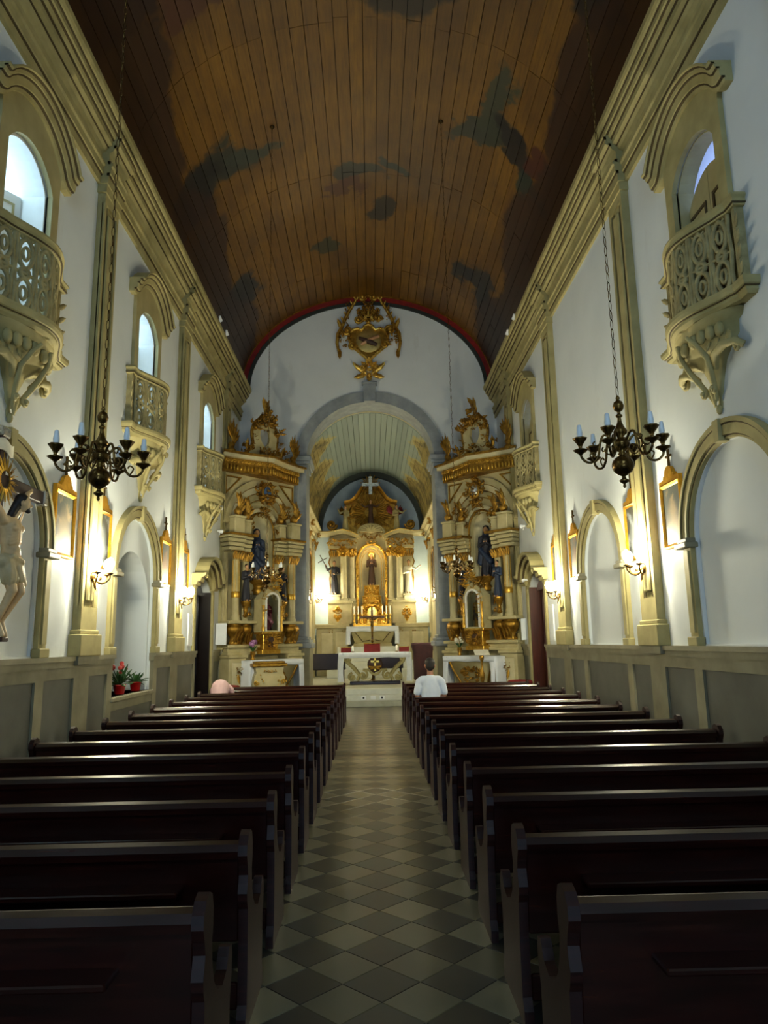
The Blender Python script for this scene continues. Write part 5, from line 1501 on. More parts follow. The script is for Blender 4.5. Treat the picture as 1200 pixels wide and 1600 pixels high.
    m = MB(Tr(0, -.42, 0)); m.prism([(-.34, 2.08), (.34, 2.08), (.34, 2.95), (.2, 3.2), (.0, 3.32), (-.2, 3.2), (-.34, 2.95)], [arch_poly(0, .21, 2.12, 2.9, .2)], -.16, -.1); m.box(-.34, -.3, -.1, .2, 2.08, 2.95); m.box(.3, .34, -.1, .2, 2.08, 2.95); m.prism([(-.34, 2.08), (.34, 2.08), (.34, 2.95), (0, 3.3), (-.34, 2.95)], [], .17, .2); s_ = P('shrine_case', m, M_CREAM, r)
    m = MB(Tr(0, -.42, 0)); m.sweep([(.225, 2.1), (.225, 2.9)] + arc(0, 2.9, .225, .215, 0, PI, 14)[1:-1] + [(-.225, 2.9), (-.225, 2.1)], [(-.025, .16), (-.025, .19), (.025, .19), (.025, .16)]); P('white_arch_frame', m, M_WHITE, s_)
    m = MB(Tr(0, -.42, 0)); m.box(-.21, .21, -.128, -.124, 2.1, 3.08); P('glass_pane', m, M_GLASS, s_)
    for s in (-1, 1):
        m = MB(Tr(0, -.42, 0)); m.lathe([(.04, 2.1), (.045, 2.2), (.03, 2.24), (.03, 2.7), (.05, 2.78)], 10, Tr(s * .32, -.17, 0)); m.cluster((s * .32, 2.5), .07, .34, 12, rng, -.17, .07, False, 1.5); m.cluster((s * .32, 2.95), .09, .18, 9, rng, -.16, .08, False, 1.3)
        P('shrine_column', m, M_GOLD, s_)
    m = MB(Tr(0, -.42, 0)); m.cluster((0, 3.34), .34, .18, 20, rng, -.15, .12); m.cluster((0, 3.55), .16, .18, 12, rng, -.13, .1)
    P('shrine_crown', m, M_GOLD, s_)
    return r
ANG = math.radians(48)
AL, AR = (-3.10, 19.76, 0), (3.2, 19.76, 0)
side_altar(AL, ANG, 1, 'left'); side_altar(AR, -ANG, -1, 'right')
def onaltar(c, ang, x, y, z):
    v = Rz(ang) @ Vector((x, y, 0)); return (c[0] + v.x, c[1] + v.y, z)
cloth(-.88, .88, -.86, -.06, 1.33, .82, .14, 'altar_cloth', 'white linen cloth hanging over the left side altar table', AL, ANG)
cloth(-.88, .88, -.86, -.06, 1.33, .82, .14, 'altar_cloth', 'white linen cloth hanging over the right side altar table', AR, -ANG)
TR_L, TR_R = [M_NAVY, M_SKIN, M_HAIR, M_BLUE], [M_BLACK, M_SKIN, M_HAIR, M_BLACK]
saint('statue', 'statue of a woman in a dark blue mantle in the niche of the left altar', onaltar(AL, ANG, 0, .12, 3.5), ANG - .5, 1.46, [M_NAVY, M_SKIN, M_BROWN, M_NAVY], 'prayer', mantle=True)
saint('statue', 'statue of a saint in dark blue black robe in the niche of the right altar', onaltar(AR, -ANG, 0, .12, 3.5), -ANG + .5, 1.46, [M_BLACK, M_SKIN, M_HAIR, M_NAVY], 'prayer', mantle=True)
for c, a, nm, s, lab in ((AL, ANG, 'left', -1, 'small statue in black habit between the left columns of the left altar'), (AL, ANG, 'left', 1, 'small statue in black habit between the right columns of the left altar'),
                         (AR, -ANG, 'right', -1, 'small statue in black habit between the left columns of the right altar'), (AR, -ANG, 'right', 1, 'small statue in blue and black habit between the right columns of the right altar')):
    saint('statue', lab, onaltar(c, a, s * .64, -.26, 2.9), a, 1.0, [M_BLACK if s < 0 or c is AL else M_NAVY, M_SKIN, M_HAIR, M_NAVY], 'prayer', group='small statues between altar columns')
saint('statue', 'small statue in crimson and rose robe behind the glass of the left altar shrine', onaltar(AL, ANG, 0, -.38, 2.085), ANG, .88, [M_CRIM, M_SKIN, M_HAIR, M_PINKR], 'prayer', mantle=True)
saint('statue', 'small brown and gold statue behind the glass of the right altar shrine', onaltar(AR, -ANG, 0, -.38, 2.085), -ANG, .88, [M_GOLDD, M_SKIN, M_HAIR, M_BROWN], 'prayer', mantle=True)

# ------------------------------------------------------------------ furniture in front of the side altars
def ambo():
    r = E('ambo', 'cream and gold carved lectern standing before the left altar', 'lectern', (-2.62, 18.46, 0), .3); rng = random.Random(5)
    m = MB(); m.prism([(-.36, 0), (.36, 0), (.34, .1), (.3, .2), (.32, .5), (.4, .75), (.38, .95), (.33, 1.05), (.36, 1.2), (-.36, 1.2), (-.33, 1.05), (-.38, .95), (-.4, .75), (-.32, .5), (-.3, .2), (-.34, .1)], [], -.2, .2); P('body', m, M_CREAM, r)
    m = MB()
    for s in (-1, 1): m.cluster((s * .24, .62), .09, .42, 22, rng, -.21, .05, False); m.scroll((s * .34, .82), .07, 0, 1.2, .02, -.2, .04, s)
    m.cluster((0, 1.1), .2, .07, 9, rng, -.21, .05); P('gilded_carving', m, M_GOLD, r)
    m = MB(); m.cbox(-.44, .44, -.26, .24, 1.2, 1.28, .015); m.cbox(-.38, .38, -.22, .22, 1.28, 1.33, .01); P('top', m, M_GOLDD, r)
ambo()
def bookstand():
    r = E('bookstand', 'gilded pole bookstand with a white plate before the right altar', 'bookstand', (2.82, 18.5, 0))
    m = MB(); m.lathe([(.2, 0), (.2, .03), (.06, .1), (.04, .2), (.06, .3), (.03, .4), (.03, .7), (.06, .8), (.07, .9), (.03, 1.0), (.025, 1.2), (.06, 1.3), (.06, 1.36), (.02, 1.42)], 14); P('pole', m, M_GOLDD, r)
    m = MB()
    for k in range(3):
        a = PI / 2 + 2 * PI * k / 3; m.tube([(0, 0, .5), (.12 * math.cos(a), .12 * math.sin(a), .3), (.26 * math.cos(a), .26 * math.sin(a), .04)], [.025, .03, .02], 6)
    P('foot', m, M_GOLDD, r)
    m = MB(Tr(0, 0, 1.44) @ Matrix.Rotation(math.radians(25), 4, 'X')); m.cbox(-.19, .19, -.14, .14, 0, .03, .006); P('plate', m, M_WROBE, r)
bookstand()
def stool(p, lab):
    r = E('stool', lab, 'stool', p, 0.0, 'red topped gilded stools')
    m = MB(); m.lathe([(.27, .70), (.3, .73), (.3, .77), (.27, .8), (.02, .82)], 20); P('red_cushion', m, M_REDV, r)
    m = MB(); m.lathe([(.24, .58), (.26, .62), (.26, .70)], 20)
    P('gilded_rim', m, M_GOLD, r)
    for k in range(4):
        a = PI / 4 + PI / 2 * k; m = MB(); m.tube([(.22 * math.cos(a), .22 * math.sin(a), .6), (.26 * math.cos(a), .26 * math.sin(a), .4), (.18 * math.cos(a), .18 * math.sin(a), .15), (.24 * math.cos(a), .24 * math.sin(a), .02)], [.025, .03, .02, .025], 6); P('leg', m, M_GOLDD, r)
a = at(355, 1058, 17.4); stool((a.x, 17.4, 0), 'gilded stool with red cushion beside the pink person at the left altar')
a = at(812, 1052, 17.4); stool((a.x, 17.4, 0), 'gilded stool with red cushion at the foot of the right altar')
def flowers(p, lab, mat, seed):
    r = E('flower_vase', lab, 'flowers', p); rng = random.Random(seed)
    m = MB(); m.lathe([(.05, 0), (.06, .02), (.04, .06), (.07, .14), (.06, .2), (.075, .22)], 12); P('vase', m, M_GOLDD, r)
    m = MB()
    for k in range(10):
        a = rng.uniform(0, 6.28); m.tube([(0, 0, .2), (.06 * math.cos(a), .06 * math.sin(a), .3), (.12 * math.cos(a), .12 * math.sin(a), .36)], [.004, .02, .004], 5)
    P('leaves', m, M_LEAFG, r)
    m = MB()
    for k in range(9): m.ball((rng.uniform(-.12, .12), rng.uniform(-.1, .1), rng.uniform(.34, .48)), rng.uniform(.035, .055), 7, 5)
    P('blossom', m, mat, r)
flowers(onaltar(AL, ANG, -.58, -.5, 1.36), 'small vase of lilac flowers on the left side altar', M_LILAC, 2)
flowers(onaltar(AR, -ANG, -.60, -.5, 1.36), 'small vase of white flowers on the right side altar', M_WROBE, 7)

# ------------------------------------------------------------------ cartouche over the chancel arch
def arms_cartouche():
    r = E('cartouche', 'gilded baroque shield with crossed arms above the chancel arch', 'cartouche', (CX, Y1 - .02, 9.78)); rng = random.Random(21)
    def z(py): return (605 - py) / 143.0 * 3.0           # pixel row of the photograph to height above the keystone
    def x(px): return (px - 575) / 49.5 * 1.0
    # shield
    sh = [(0, .70), (.24, .92), (.46, 1.12), (.6, 1.34), (.62, 1.56), (.5, 1.74), (.34, 1.78), (.22, 1.72), (.12, 1.86), (0, 1.92)]
    m = MB(); m.prism(sh + [(-a, b) for a, b in reversed(sh[1:-1])], [], -.1, 0); s_ = P('shield', m, M_GOLDD, r)
    m = MB(); m.ball((0, -.08, 1.36), (.42, .08, .4), 18, 10); P('shield_boss', m, gold_mat('pale_shield_gold', rgb(176, 156, 92), rgb(200, 182, 120), .45), s_)
    m = MB(); m.tube([(-.3, -.15, 1.44), (.0, -.2, 1.3), (.26, -.16, 1.2)], [.05, .09, .06], 8); hand_ = [((.0, 0, 0), (0, 0, .01), .01, .01, 0)]; P('dark_sleeve', m, M_BROWN, s_)
    m = MB(); m.tube([(.32, -.15, 1.5), (.0, -.22, 1.34), (-.24, -.17, 1.22)], [.05, .06, .05], 8); P('crossed_arm', m, M_SKIN, s_)
    m = MB()
    full = sh + [(-a, b) for a, b in reversed(sh[1:-1])]
    m.tube([(a, -.12, b) for a, b in full], .05, 6, closed=True); P('shield_rim', m, M_GOLDB, s_)
    m = MB()
    for s in (-1, 1):
        m.scroll((s * .68, 1.72), .16, PI, 1.3, .05, -.08, .07, -s, tail=.1); m.scroll((s * .52, 1.2), .14, 0, 1.3, .045, -.1, .07, s)
        m.tube([(s * .95, -.05, 1.0), (s * 1.0, -.08, 1.3), (s * .97, -.08, 1.6), (s * .85, -.07, 1.86), (s * .9, -.05, 2.05)], [.04, .06, .07, .05, .02], 6)
        m.leaf((s * .92, 1.1), -PI / 2, .34, .07, .06, -.05); m.leaf((s * .85, 1.8), PI / 2 - s * .4, .34, .07, .06, -.05); m.cluster((s * .8, 1.45), .16, .3, 12, rng, -.07, .08, False)
        # side garlands rising to the crown
        m.tube([(s * .84, -.05, 1.86), (s * .74, -.07, 2.12), (s * .6, -.07, 2.42), (s * .42, -.06, 2.72), (s * .3, -.05, 2.9)], [.05, .06, .06, .05, .03], 6)
        for k in range(5): m.leaf((s * (.78 - .1 * k), 2.05 + .18 * k), PI / 2 + s * .5, .2, .05, .06, -.06); m.leaf((s * (.78 - .1 * k), 2.05 + .18 * k), PI / 2 - s * .6, .16, .04, .05, -.06)
        m.scroll((s * .2, 2.82), .13, PI / 2, 1.2, .05, -.08, .07, s); m.scroll((s * .33, 2.08), .13, 0, 1.2, .045, -.08, .06, s)
    for k in range(9): m.leaf((0, 2.05), PI / 2 + (k - 4) * .34, .42 - .02 * abs(k - 4), .06, .1, -.06)
    m.cluster((0, 2.62), .16, .24, 14, rng, -.08, .1); m.ball((0, -.14, 2.0), .07, 10, 8)
    P('gilded_scrollwork', m, M_GOLD, r)
    for s in (-1, 1):
        m = MB(); m.cluster((s * .74, 1.55), .2, .42, 30, rng, -.08, .12, False, 1.0); m.cluster((s * .66, 2.3), .1, .36, 14, rng, -.06, .08, False, 1.3); P('side_foliage', m, M_GOLDD, r)
    m = MB(); m.cluster((0, 2.25), .34, .3, 26, rng, -.08, .14, True, 1.0); P('shell_foliage', m, M_GOLDD, r)
    m = MB()
    for s in (-1, 1):
        m.leaf((s * .08, .3), PI / 2 - s * 1.0, .5, .09, .08, -.04); m.leaf((s * .1, .26), -s * .35 + (0 if s > 0 else PI), .4, .09, .08, -.04); m.leaf((s * .3, .45), PI / 2 - s * .8, .3, .05, .06, -.04)
        m.scroll((s * .2, .48), .1, 0, 1.2, .035, -.06, .05, s)
    m.cluster((0, .45), .22, .28, 22, rng, -.06, .11, True, 1.2); m.leaf((0, .3), -PI / 2, .3, .1, .08, -.04)
    P('lower_pendant', m, M_GOLDB, r)
arms_cartouche()
# ------------------------------------------------------------------ high altar at the end of the chancel
HY = 29.55
def hx(px): return at(px, 900, HY).x - CX
def hz(py): return at(578, py, HY).z
def high_altar():
    r = E('high_altar', 'tall cream and gold high altar filling the end of the chancel', 'altar', (CX, HY, 0)); rng = random.Random(31)
    # backing of the retable with the central niche cut through
    m = MB(); m.prism([(-1.78, 1.0), (1.78, 1.0), (1.78, 6.35), (-1.78, 6.35)], [arch_poly(0, .56, 2.9, 5.1, .72, 18)], .35, .5); P('back_panel', m, M_CREAM, r)
    m = MB(); m.lathe([(.58, 2.85), (.58, 5.1)] + [(.58 * math.cos(t), 5.1 + .74 * math.sin(t)) for t in (.25, .5, .75, 1.0, 1.25, 1.52)], 20, Tr(0, .45, 0), 0, PI, sy=.55); P('niche', m, M_CREAML, r)
    for s in (-1, 1):
        # lower podium panels and slabs
        m = MB(); x0, x1 = sorted((s * .98, s * 2.3)); m.cbox(x0, x1, -.1, .6, PLAT, 2.35, .02); m.cbox(x0 - .04, x1 + .04, -.2, .6, 2.35, 2.52, .02); p = P('podium', m, M_CREAM, r)
        for k in range(2):
            c = s * (1.28 + .58 * k); m = MB(); m.cbox(c - .24, c + .24, -.13, -.09, .9, 2.2, .015); P('podium_panel', m, M_CREAML, p)
        for k in range(2):
            m = MB(); m.cluster((s * (1.15 + .55 * k), 2.24), .1, .08, 6, rng, -.14, .05); P('gilded_pendant', m, M_GOLDD, p)
        m = MB(); x0, x1 = sorted((s * .84, s * 1.82)); m.cbox(x0, x1, .02, .6, 2.52, 3.42, .02); m.cbox(x0 - .03, x1 + .03, -.04, .6, 3.36, 3.48, .02); p = P('pedestal', m, M_CREAM, r)
        m = MB(); m.cluster((s * 1.42, 2.96), .16, .26, 24, rng, .0, .18, True, 1.4); m.leaf((s * 1.42, 2.85), -PI / 2, .26, .08, .1, .0); P('gilded_vase_ornament', m, M_GOLD, p)
        m = MB(); x0, x1 = sorted((s * .66, s * .84)); m.box(x0, x1, .2, .6, 1.6, 3.4); P('dark_return', m, M_OLIVE, r)
        # pilaster columns
        for c, w, y in ((1.18, .14, .12), (.82, .11, .22)):
            m = MB(Tr(s * c, y, 0)); m.cbox(-w - .04, w + .04, -.08, .2, 3.48, 3.58, .012); m.lathe([(w, 3.58), (w * 1.05, 3.7), (w * .98, 4.4), (w * .9, 5.35)], 16); P('column', m, M_CREAML, r)
            m = MB(); capital(m, s * c, 5.32, w * 2.6, .34, y - .12, rng); m.cluster((s * c, 5.5), w * 1.5, .2, 12, rng, y - .14, .12, True, 1.5); P('gilded_capital', m, M_GOLD, r)
        m = MB(); x0, x1 = sorted((s * 1.36, s * 1.76)); m.box(x0, x1, .3, .4, 3.48, 5.4)
        P('statue_bay', m, M_CREAM, r)
        m = MB(); capital(m, s * 1.56, 5.32, .36, .34, .2, rng); m.tube([(s * 1.74, .2, 5.3), (s * 1.8, .2, 5.1), (s * 1.7, .2, 4.8), (s * 1.76, .2, 4.4), (s * 1.7, .2, 3.8), (s * 1.8, .2, 3.5)], .03, 6); m.cluster((s * 1.74, 3.7), .1, .2, 8, rng, .2, .06, False); P('gilded_side_scroll', m, M_GOLDD, r)
        m = MB(Tr(s * 1.56, .14, 0)); m.cbox(-.22, .22, -.18, .2, 3.48, 3.66, .012); m.cbox(-.26, .26, -.22, .2, 3.66, 3.74, .012); P('statue_plinth', m, M_CREAML, r)
        # entablature: broken forward over the columns, sweeping up to the shell
        m = MB(); x0, x1 = sorted((s * .62, s * 1.8)); m.cbox(x0, x1, .0, .5, 5.66, 5.78, .012); m.cbox(x0, x1, .06, .5, 5.78, 6.1, .012); P('frieze', m, M_CREAM, r)
        m = MB()
        for k in range(7): m.cluster((s * (.72 + .17 * k), 5.9), .09, .15, 9, rng, .02, .14, False, 2.0)
        P('gilded_frieze_carving', m, M_GOLD, r)
        m = MB(); path = [(s * 2.18, 6.2), (s * 1.8, 6.2), (s * 1.2, 6.3), (s * .9, 6.22), (s * .55, 6.06)]
        if s > 0: path = path[::-1]
        m.sweep(path, [(.0, -.5), (.0, .04), (.07, .1), (.07, .16), (.15, .2), (.15, -.5)]); P('cornice', m, M_CREAM, r)
        m = MB(); m.tube([(x, -.17, z + .15) for x, z in path], .03, 6); P('gilded_edge', m, M_GOLDB, r)
        # pediment volute and curved gable
        m = MB(); m.scroll((s * 1.66, 6.68), .22, 0 if s < 0 else PI, 1.5, .07, .15, .08, s); P('volute', m, M_GOLDD, r)
        m = MB(); path = [(s * 1.12, 7.62), (s * .86, 7.68), (s * .66, 7.82), (s * .5, 8.05), (s * .34, 8.3)]
        if s > 0: path = path[::-1]
        m.sweep(path, [(-.06, -.5), (-.06, .02), (.0, .08), (.05, .1), (.05, -.5)]); P('gable_moulding', m, M_GOLDD, r)
        m = MB(); m.cluster((s * .4, 8.05), .14, .24, 10, rng, .3, .1, False); P('gilded_gable_carving', m, M_GOLDD, r)
    # gable field and sunburst
    m = MB(); m.prism([(-1.0, 6.35), (1.0, 6.35), (1.05, 7.6), (.7, 7.78), (.3, 8.3), (-.3, 8.3), (-.7, 7.78), (-1.05, 7.6)], [], .4, .5); P('gable_field', m, M_GOLDD, r)
    m = MB()
    for k in range(44):
        a = 2 * PI * k / 44; L = (.92, .72, .82)[k % 3]
        m.tube([(.25 * math.cos(a), .34, 7.25 + .25 * math.sin(a)), (L * math.cos(a), .26, 7.25 + L * math.sin(a))], [.018, .034], 4)
    P('sunburst', m, M_GOLDD, r)
    m = MB(); m.box(-.07, .07, .14, .22, 8.0, 8.78); m.box(-.36, .36, .145, .215, 8.36, 8.5); c = P('crowning_cross', m, M_SILVER, r)
    m = MB()
    for k in range(28):
        a = 2 * PI * k / 28; m.tube([(.1 * math.cos(a), .26, 8.44 + .1 * math.sin(a)), ((.44 if k % 2 else .34) * math.cos(a), .25, 8.44 + (.44 if k % 2 else .34) * math.sin(a))], [.012, .026], 4)
    P('cross_rays', m, M_GOLDD, c)
    # shell canopy
    m = MB()
    for k in range(9):
        a = PI * (k + .5) / 9; m.tube([(0, .05, 6.32), (.25 * math.cos(a), -.12, 6.32 + .2 * math.sin(a)), (.48 * math.cos(a), -.05, 6.32 + .32 * math.sin(a))], [.03, .055, .07], 6)
    m.tube([(.56 * math.cos(t), -.06, 6.3 + .36 * math.sin(t)) for t in [PI * k / 16 for k in range(17)]], .05, 6); P('shell_canopy', m, M_CREAM, r)
    m = MB(); m.cluster((0, 6.12), .5, .16, 20, rng, .0, .14); P('gilded_shell_carving', m, M_GOLDD, r)
    # gilded frame of the niche
    m = MB(); pth = [(.6, 2.9), (.6, 5.1)] + arc(0, 5.1, .6, .76, 0, PI, 22)[1:-1] + [(-.6, 5.1), (-.6, 2.9)]
    m.sweep(pth, [(-.06, -.36), (-.06, -.22), (-.0, -.18), (.05, -.24), (.05, -.36)]); f = P('niche_frame', m, M_GOLDB, r)
    m = MB()
    for s in (-1, 1):
        for z in (3.1, 3.7, 4.4, 4.9): m.cluster((s * .64, z), .08, .22, 8, rng, .2, .08, False)
    m.cluster((0, 5.88), .3, .12, 14, rng, .2, .1); P('niche_frame_carving', m, M_GOLD, f)
    m = MB()
    for k in (.5, .42): m.tube([(x, .3, z) for x, z in [(k, 3.9), (k, 5.05)] + arc(0, 5.05, k, k * 1.3, 0, PI, 16)[1:-1] + [(-k, 5.05), (-k, 3.9)]], .014, 5)
    P('niche_bead', m, M_GOLD, r)
    # stepped throne
    for z0, z1, w, y in ((2.5, 2.95, .66, .1), (2.95, 3.3, .5, .22), (3.3, 3.68, .42, .3), (3.68, 4.12, .34, .34)):
        m = MB(); m.lathe([(w * .98, z0), (w, z0 + .04), (w * .9, z0 + .1), (w * .86, z1 - .1), (w * .96, z1 - .05), (w * .96, z1)], 24, Tr(0, y + .16, 0), PI, 2 * PI, sy=.5); m.box(-w * .95, w * .95, y + .14, y + .2, z0, z1)
        m.box(-w * .9, w * .9, y - .05, y + .17, z1 - .02, z1)
        t = P('throne_tier', m, M_GOLD, r)
        m = MB(); m.cluster((0, (z0 + z1) / 2), w * .85, .17, 26, rng, y + .18 - w * .47, .1, True, 1.2); P('tier_carving', m, M_GOLDB, t)
    # tabernacle and gilded gradine behind the candles
    m = MB(); m.cbox(-.78, .78, -.28, .2, 2.32, 2.5, .015); P('gradine', m, M_GOLD, r)
    m = MB(); m.prism(arch_poly(0, .2, 2.5, 2.95, .24, 12), [arch_poly(0, .13, 2.54, 2.93, .17, 12)], -.22, .1); m.prism(arch_poly(0, .2, 2.5, 2.95, .24, 12), [], .06, .1); t = P('tabernacle', m, M_GOLDB, r)
    m = MB(); m.prism(arch_poly(0, .13, 2.54, 2.93, .17, 12), [], -.1, -.06); P('tabernacle_door', m, M_CREAML, t)
    m = MB()
    for s in (-1, 1): m.cluster((s * .45, 2.78), .26, .2, 12, rng, -.02, .08, False)
    P('gradine_carving', m, M_GOLD, r)
    return r
high_altar()
def altar_table():
    r = E('altar_table', 'olive grey altar block on marble steps below the high altar', 'altar table', (CX, 28.75, 1.6))
    m = MB(); m.loft([[(-w, -y, z), (w, -y, z), (w, .42, z), (-w, .42, z)] for z, w, y in ((0, .78, .26), (.1, .76, .24), (.14, .7, .2), (.55, .86, .34), (.68, .9, .38))], True, True); P('body', m, M_OLIVE, r)
    m = MB(); m.cbox(-1.0, 1.0, -.44, .5, .68, .76, .012); P('top_slab', m, M_CREAM, r)
    m = MB()
    for s in (-1, 1): m.tube([(s * .1, -.30, .25), (s * .4, -.33, .2), (s * .55, -.36, .4), (s * .7, -.4, .55)], .015, 5)
    P('carved_line', m, M_TRIMD, r)
altar_table()
cloth(-1.02, 1.02, -.46, .3, .765, .68, .2, 'altar_cloth', 'white linen cloth on the raised altar block below the high altar', (CX, 28.75, 1.6), 0.0)
saint('statue', 'statue of a friar in brown habit with gold halo in the central niche', (CX, HY + .42, 4.13), 0.0, 1.36, [M_BROWN, M_SKIN, M_HAIR, M_BROWN], 'prayer', halo=True)
st = saint('statue', 'statue of a friar in dark habit raising a cross, left of the high altar', (CX - 1.56, HY + .1, 3.745), 0.0, 1.42, [M_BLACK, M_SKIN, M_HAIR, M_BLACK], 'crossraise')
m = MB(Tr(-.36, -.15, 1.2) @ Matrix.Rotation(math.radians(-28), 4, 'Y')); m.tube([(0, 0, -.75), (0, 0, .5)], .02, 6); m.tube([(-.22, 0, .25), (.22, 0, .25)], .02, 6); P('held_cross', m, M_BROWN, st)
saint('statue', 'statue of a saint in white habit and dark collar, right of the high altar', (CX + 1.56, HY + .1, 3.745), 0.0, 1.42, [M_WROBE, M_SKIN, M_HAIR, M_BLACK], 'reach')
saint('statue', 'carved figure with open arms before the sunburst above the high altar', (CX, HY + .06, 6.6), 0.0, 1.15, [M_BROWN, M_SKIN, M_HAIR, M_BROWN], 'open')
def angel(x, lab, s):
    o = saint('angel_statue', lab, (CX + x, HY + .1, 6.36), s * .35, 1.15, [M_OLIVE, M_SKIN, M_BROWN, M_CRIM], 'reach' if s > 0 else 'crossraise')
    m = MB()
    for k in (-1, 1):
        for q in range(5): m.leaf((k * .1, .72 + .02 * q), PI / 2 - k * (.35 + .22 * q), .5 - .05 * q, .07, -.06, .12)
    P('wing', m, M_GOLDD if s < 0 else M_CRIM, o)
angel(-1.08, 'angel figure with gilded wings at the left end of the high altar top', -1); angel(1.1, 'angel figure with reddish wings at the right end of the high altar top', 1)
for i, px in enumerate((553.5, 559.5, 565.5, 597.5, 603.5, 609.5)):
    nm = ('outermost left', 'second from the left', 'third from the left', 'third from the right', 'second from the right', 'outermost right')[i]
    r = E('candlestick', 'gilded altar candlestick with white candle, %s of six' % nm, 'candlestick', (CX + (px - 581.5) / 1107 * HY * .985, HY - .2, 2.5), 0.0, 'six candlesticks of the high altar')
    m = MB(); m.lathe([(.055, 0), (.055, .02), (.03, .06), (.045, .12), (.02, .17), (.035, .24), (.02, .32), (.04, .38), (.05, .4), (.015, .41)], 10); P('stick', m, M_GOLDB, r)
    m = MB(); m.lathe([(.022, .4), (.022, .72), (.004, .735)], 8); P('candle', m, M_WAX, r)
# standing altar cross in front of the tabernacle
r = E('altar_cross', 'dark standing altar cross with corpus in front of the tabernacle', 'cross', (CX - .02, 24.15, PLAT))
m = MB(); m.lathe([(.2, 0), (.2, .04), (.06, .1), (.03, .16), (.03, 1.3), (.05, 1.34), (.03, 1.4)], 12); P('stand', m, M_BRASS, r)
m = MB(); m.box(-.035, .035, -.02, .02, 1.35, 2.5); m.box(-.42, .42, -.02, .02, 2.1, 2.19); P('cross', m, M_BROWN, r)
b = [((0, -.05, 1.78), (0, -.06, 2.02), .045, .06, 0), ((0, -.05, 1.78), (0, -.07, 1.5), .05, .03, 0)] + [((.05 * k, -.05, 2.06), (.3 * k, -.04, 2.15), .025, .018, 0) for k in (-1, 1)]
head(b, (0, -.08, 2.16), .45, 0); P('corpus', fuse('corpus', b, [M_BRASS], .012, 1), None, r)

# ------------------------------------------------------------------ free-standing altar and sanctuary furniture
def front_altar():
    r = E('altar_table', 'altar table with open scroll work base and gold cross emblem', 'altar table', (CX + .05, 23.2, PLAT)); 
    m = MB(); m.cbox(-1.12, 1.12, -.38, .38, .92, .97, .01); P('table_top', m, M_CREAM, r)
    m = MB(); m.cbox(-.8, .8, -.25, .25, 0, .1, .015); P('base_board', m, M_PEW, r)
    for s in (-1, 1):
        m = MB()
        m.tube([(s * .98, -.3, .9), (s * .9, -.3, .72), (s * .66, -.3, .5), (s * .5, -.3, .3), (s * .56, -.3, .14)], [.045, .05, .055, .05, .05], 8)
        m.scroll((s * .88, .8), .11, 0, 1.2, .04, -.3, .02, s); m.scroll((s * .72, .24), .13, PI / 2, 1.3, .045, -.3, .02, -s); m.scroll((s * .38, .3), .16, PI / 2, 1.3, .045, -.3, .02, s)
        m.tube([(s * .38, -.3, .46), (s * .2, -.3, .46), (s * .1, -.3, .35), (s * .0, -.3, .3)], .04, 8); P('scroll_leg', m, M_TRIM, r)
        m = MB(Tr(0, .56, 0)); m.tube([(s * .98, -.3, .9), (s * .9, -.3, .72), (s * .66, -.3, .5), (s * .5, -.3, .3), (s * .56, -.3, .12)], [.045, .05, .055, .05, .05], 8); P('rear_leg', m, M_TRIM, r)
    m = MB(); m.lathe([(.002, 0), (.22, .0), (.24, .03), (.2, .05), (.002, .06)], 20, Tr(0, -.28, .62) @ Matrix.Rotation(PI / 2, 4, 'X')); e = P('emblem_disc', m, M_BROWN, r)
    m = MB(); m.box(-.03, .03, -.38, -.335, .42, .88); m.box(-.13, .13, -.38, -.336, .68, .74); P('emblem_cross', m, M_GOLDB, e)
    m = MB()
    for s in (-1, 1): m.tube([(s * .2, -.37, .56), (0, -.385, .53), (-s * .16, -.37, .48)], [.04, .045, .03], 6)
    P('emblem_arms', m, M_GOLDD, e)
front_altar()
cloth(-1.14, 1.14, -.4, .38, .97, .88, .16, 'altar_cloth', 'white linen cloth on the free standing altar with long side falls', (CX + .05, 23.2, PLAT), 0.0)
def red_box(p, w, h, lab):
    r = E('red_missal_stand', lab, 'book stand', p)
    m = MB(); m.cbox(-w / 2, w / 2, -.12, .12, 0, h, .01); P('red_block', m, M_REDV, r)
    m = MB(); m.cbox(-w / 2 - .01, w / 2 + .01, -.13, .13, h, h + .03, .008); P('gilded_top', m, M_GOLDD, r)
TZ = PLAT + 1.0
red_box((CX - .03, 23.3, TZ), .52, .26, 'wide red missal stand in the middle of the white altar cloth')
red_box((CX - .88, 23.4, TZ), .32, .14, 'low red cushion stand on the left end of the white altar')
red_box((CX + 1.0, 23.4, TZ), .32, .14, 'low red cushion stand on the right end of the white altar')
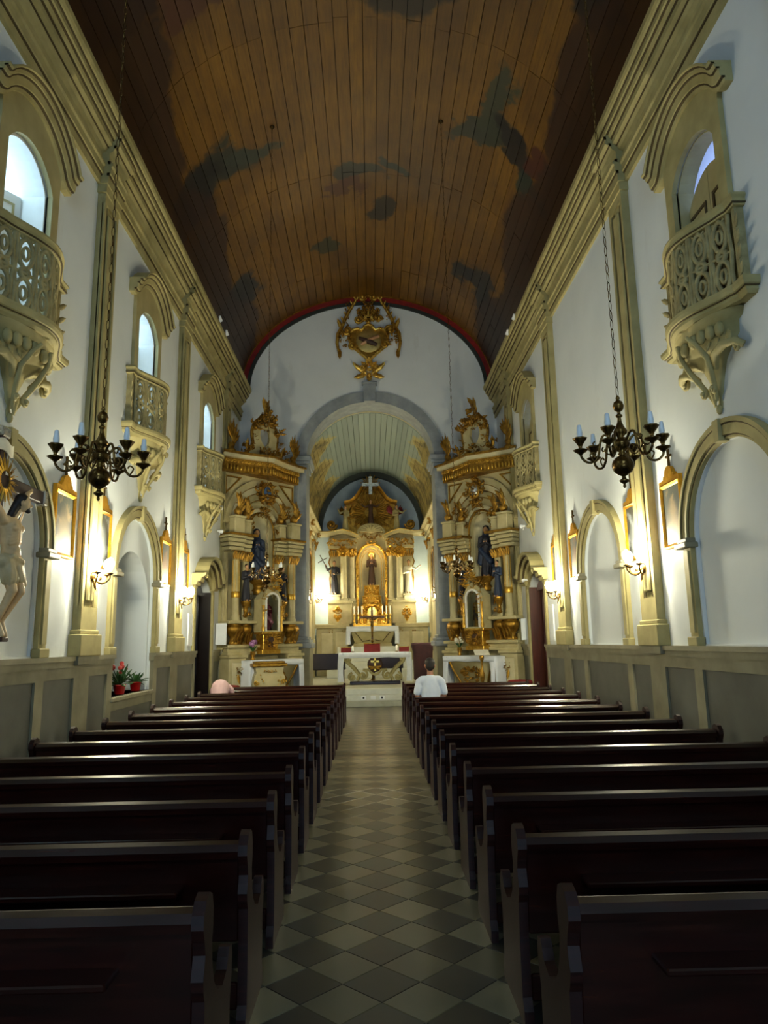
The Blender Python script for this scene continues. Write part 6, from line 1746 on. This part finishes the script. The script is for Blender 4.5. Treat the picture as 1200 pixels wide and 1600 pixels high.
for x, lab in ((-.66, 'short white candle left on the free standing altar'), (.76, 'short white candle right on the free standing altar')):
    r = E('candle', lab, 'candle', (CX + x, 23.35, TZ)); m = MB(); m.lathe([(.05, 0), (.05, .02), (.03, .03)], 10); P('dish', m, M_BRASS, r); m = MB(); m.lathe([(.032, .02), (.032, .2), (.004, .21)], 10); P('wax', m, M_WAX, r)
def bench(x, y, w, lab):
    r = E('bench', lab, 'bench', (x, y, PLAT), 0.0, 'black benches in the sanctuary')
    m = MB(); m.cbox(-w / 2, w / 2, -.2, .2, .4, .48, .015); P('seat', m, M_BENCH, r)
    m = MB(); m.cbox(-w / 2, w / 2, -.24, -.2, .42, .95, .015); P('backrest', m, M_BENCH, r)
    for sx in (-1, 1):
        for sy in (-1, 1): m = MB(); m.cbox(sx * (w / 2 - .08) - .03, sx * (w / 2 - .08) + .03, sy * .16 - .03, sy * .16 + .03, 0, .4, .005); P('leg', m, M_BENCH, r)
bench(-1.55, 25.0, 1.3, 'black leather bench at the left of the sanctuary'); bench(.55, 25.6, 1.1, 'black leather bench behind the right half of the white altar')
# draped lectern
r = E('lectern', 'tall lectern draped in dark plum cloth right of the white altar', 'lectern', (CX + 1.68, 24.4, PLAT), .0)
m = MB(); m.cbox(-.26, .26, -.2, .2, 0, 1.12, .015); P('body', m, M_PEW, r)
m = MB()
rings = []
for z, k in ((.05, 1.0), (.5, 1.02), (.95, 1.05), (1.14, 1.18), (1.2, 1.24), (1.25, 1.2), (1.27, 1.0)):
    rings.append([((.3 * k + .012 * math.sin(9 * t)) * (1 if abs(math.cos(t)) > abs(math.sin(t)) else abs(math.cos(t)) / abs(math.sin(t))) * (1 if math.cos(t) > 0 else -1), (.24 * k + .01 * math.sin(11 * t)) * (1 if abs(math.sin(t)) > abs(math.cos(t)) else abs(math.sin(t)) / max(abs(math.cos(t)), .01)) * (1 if math.sin(t) > 0 else -1), z) for t in [2 * PI * i / 40 + .01 for i in range(40)]])
m.loft(rings, True, True, True); P('drape', m, M_PURP, r)
# added point lights without fixtures, for assumed hidden bulbs, brightening niche and tabernacle
point('added_niche_light', (CX, HY - .05, 5.45), 9, (1.0, .80, .42), .05)
point('added_tabernacle_light', (CX, HY - .5, 3.1), 8, (1.0, .80, .42), .05)
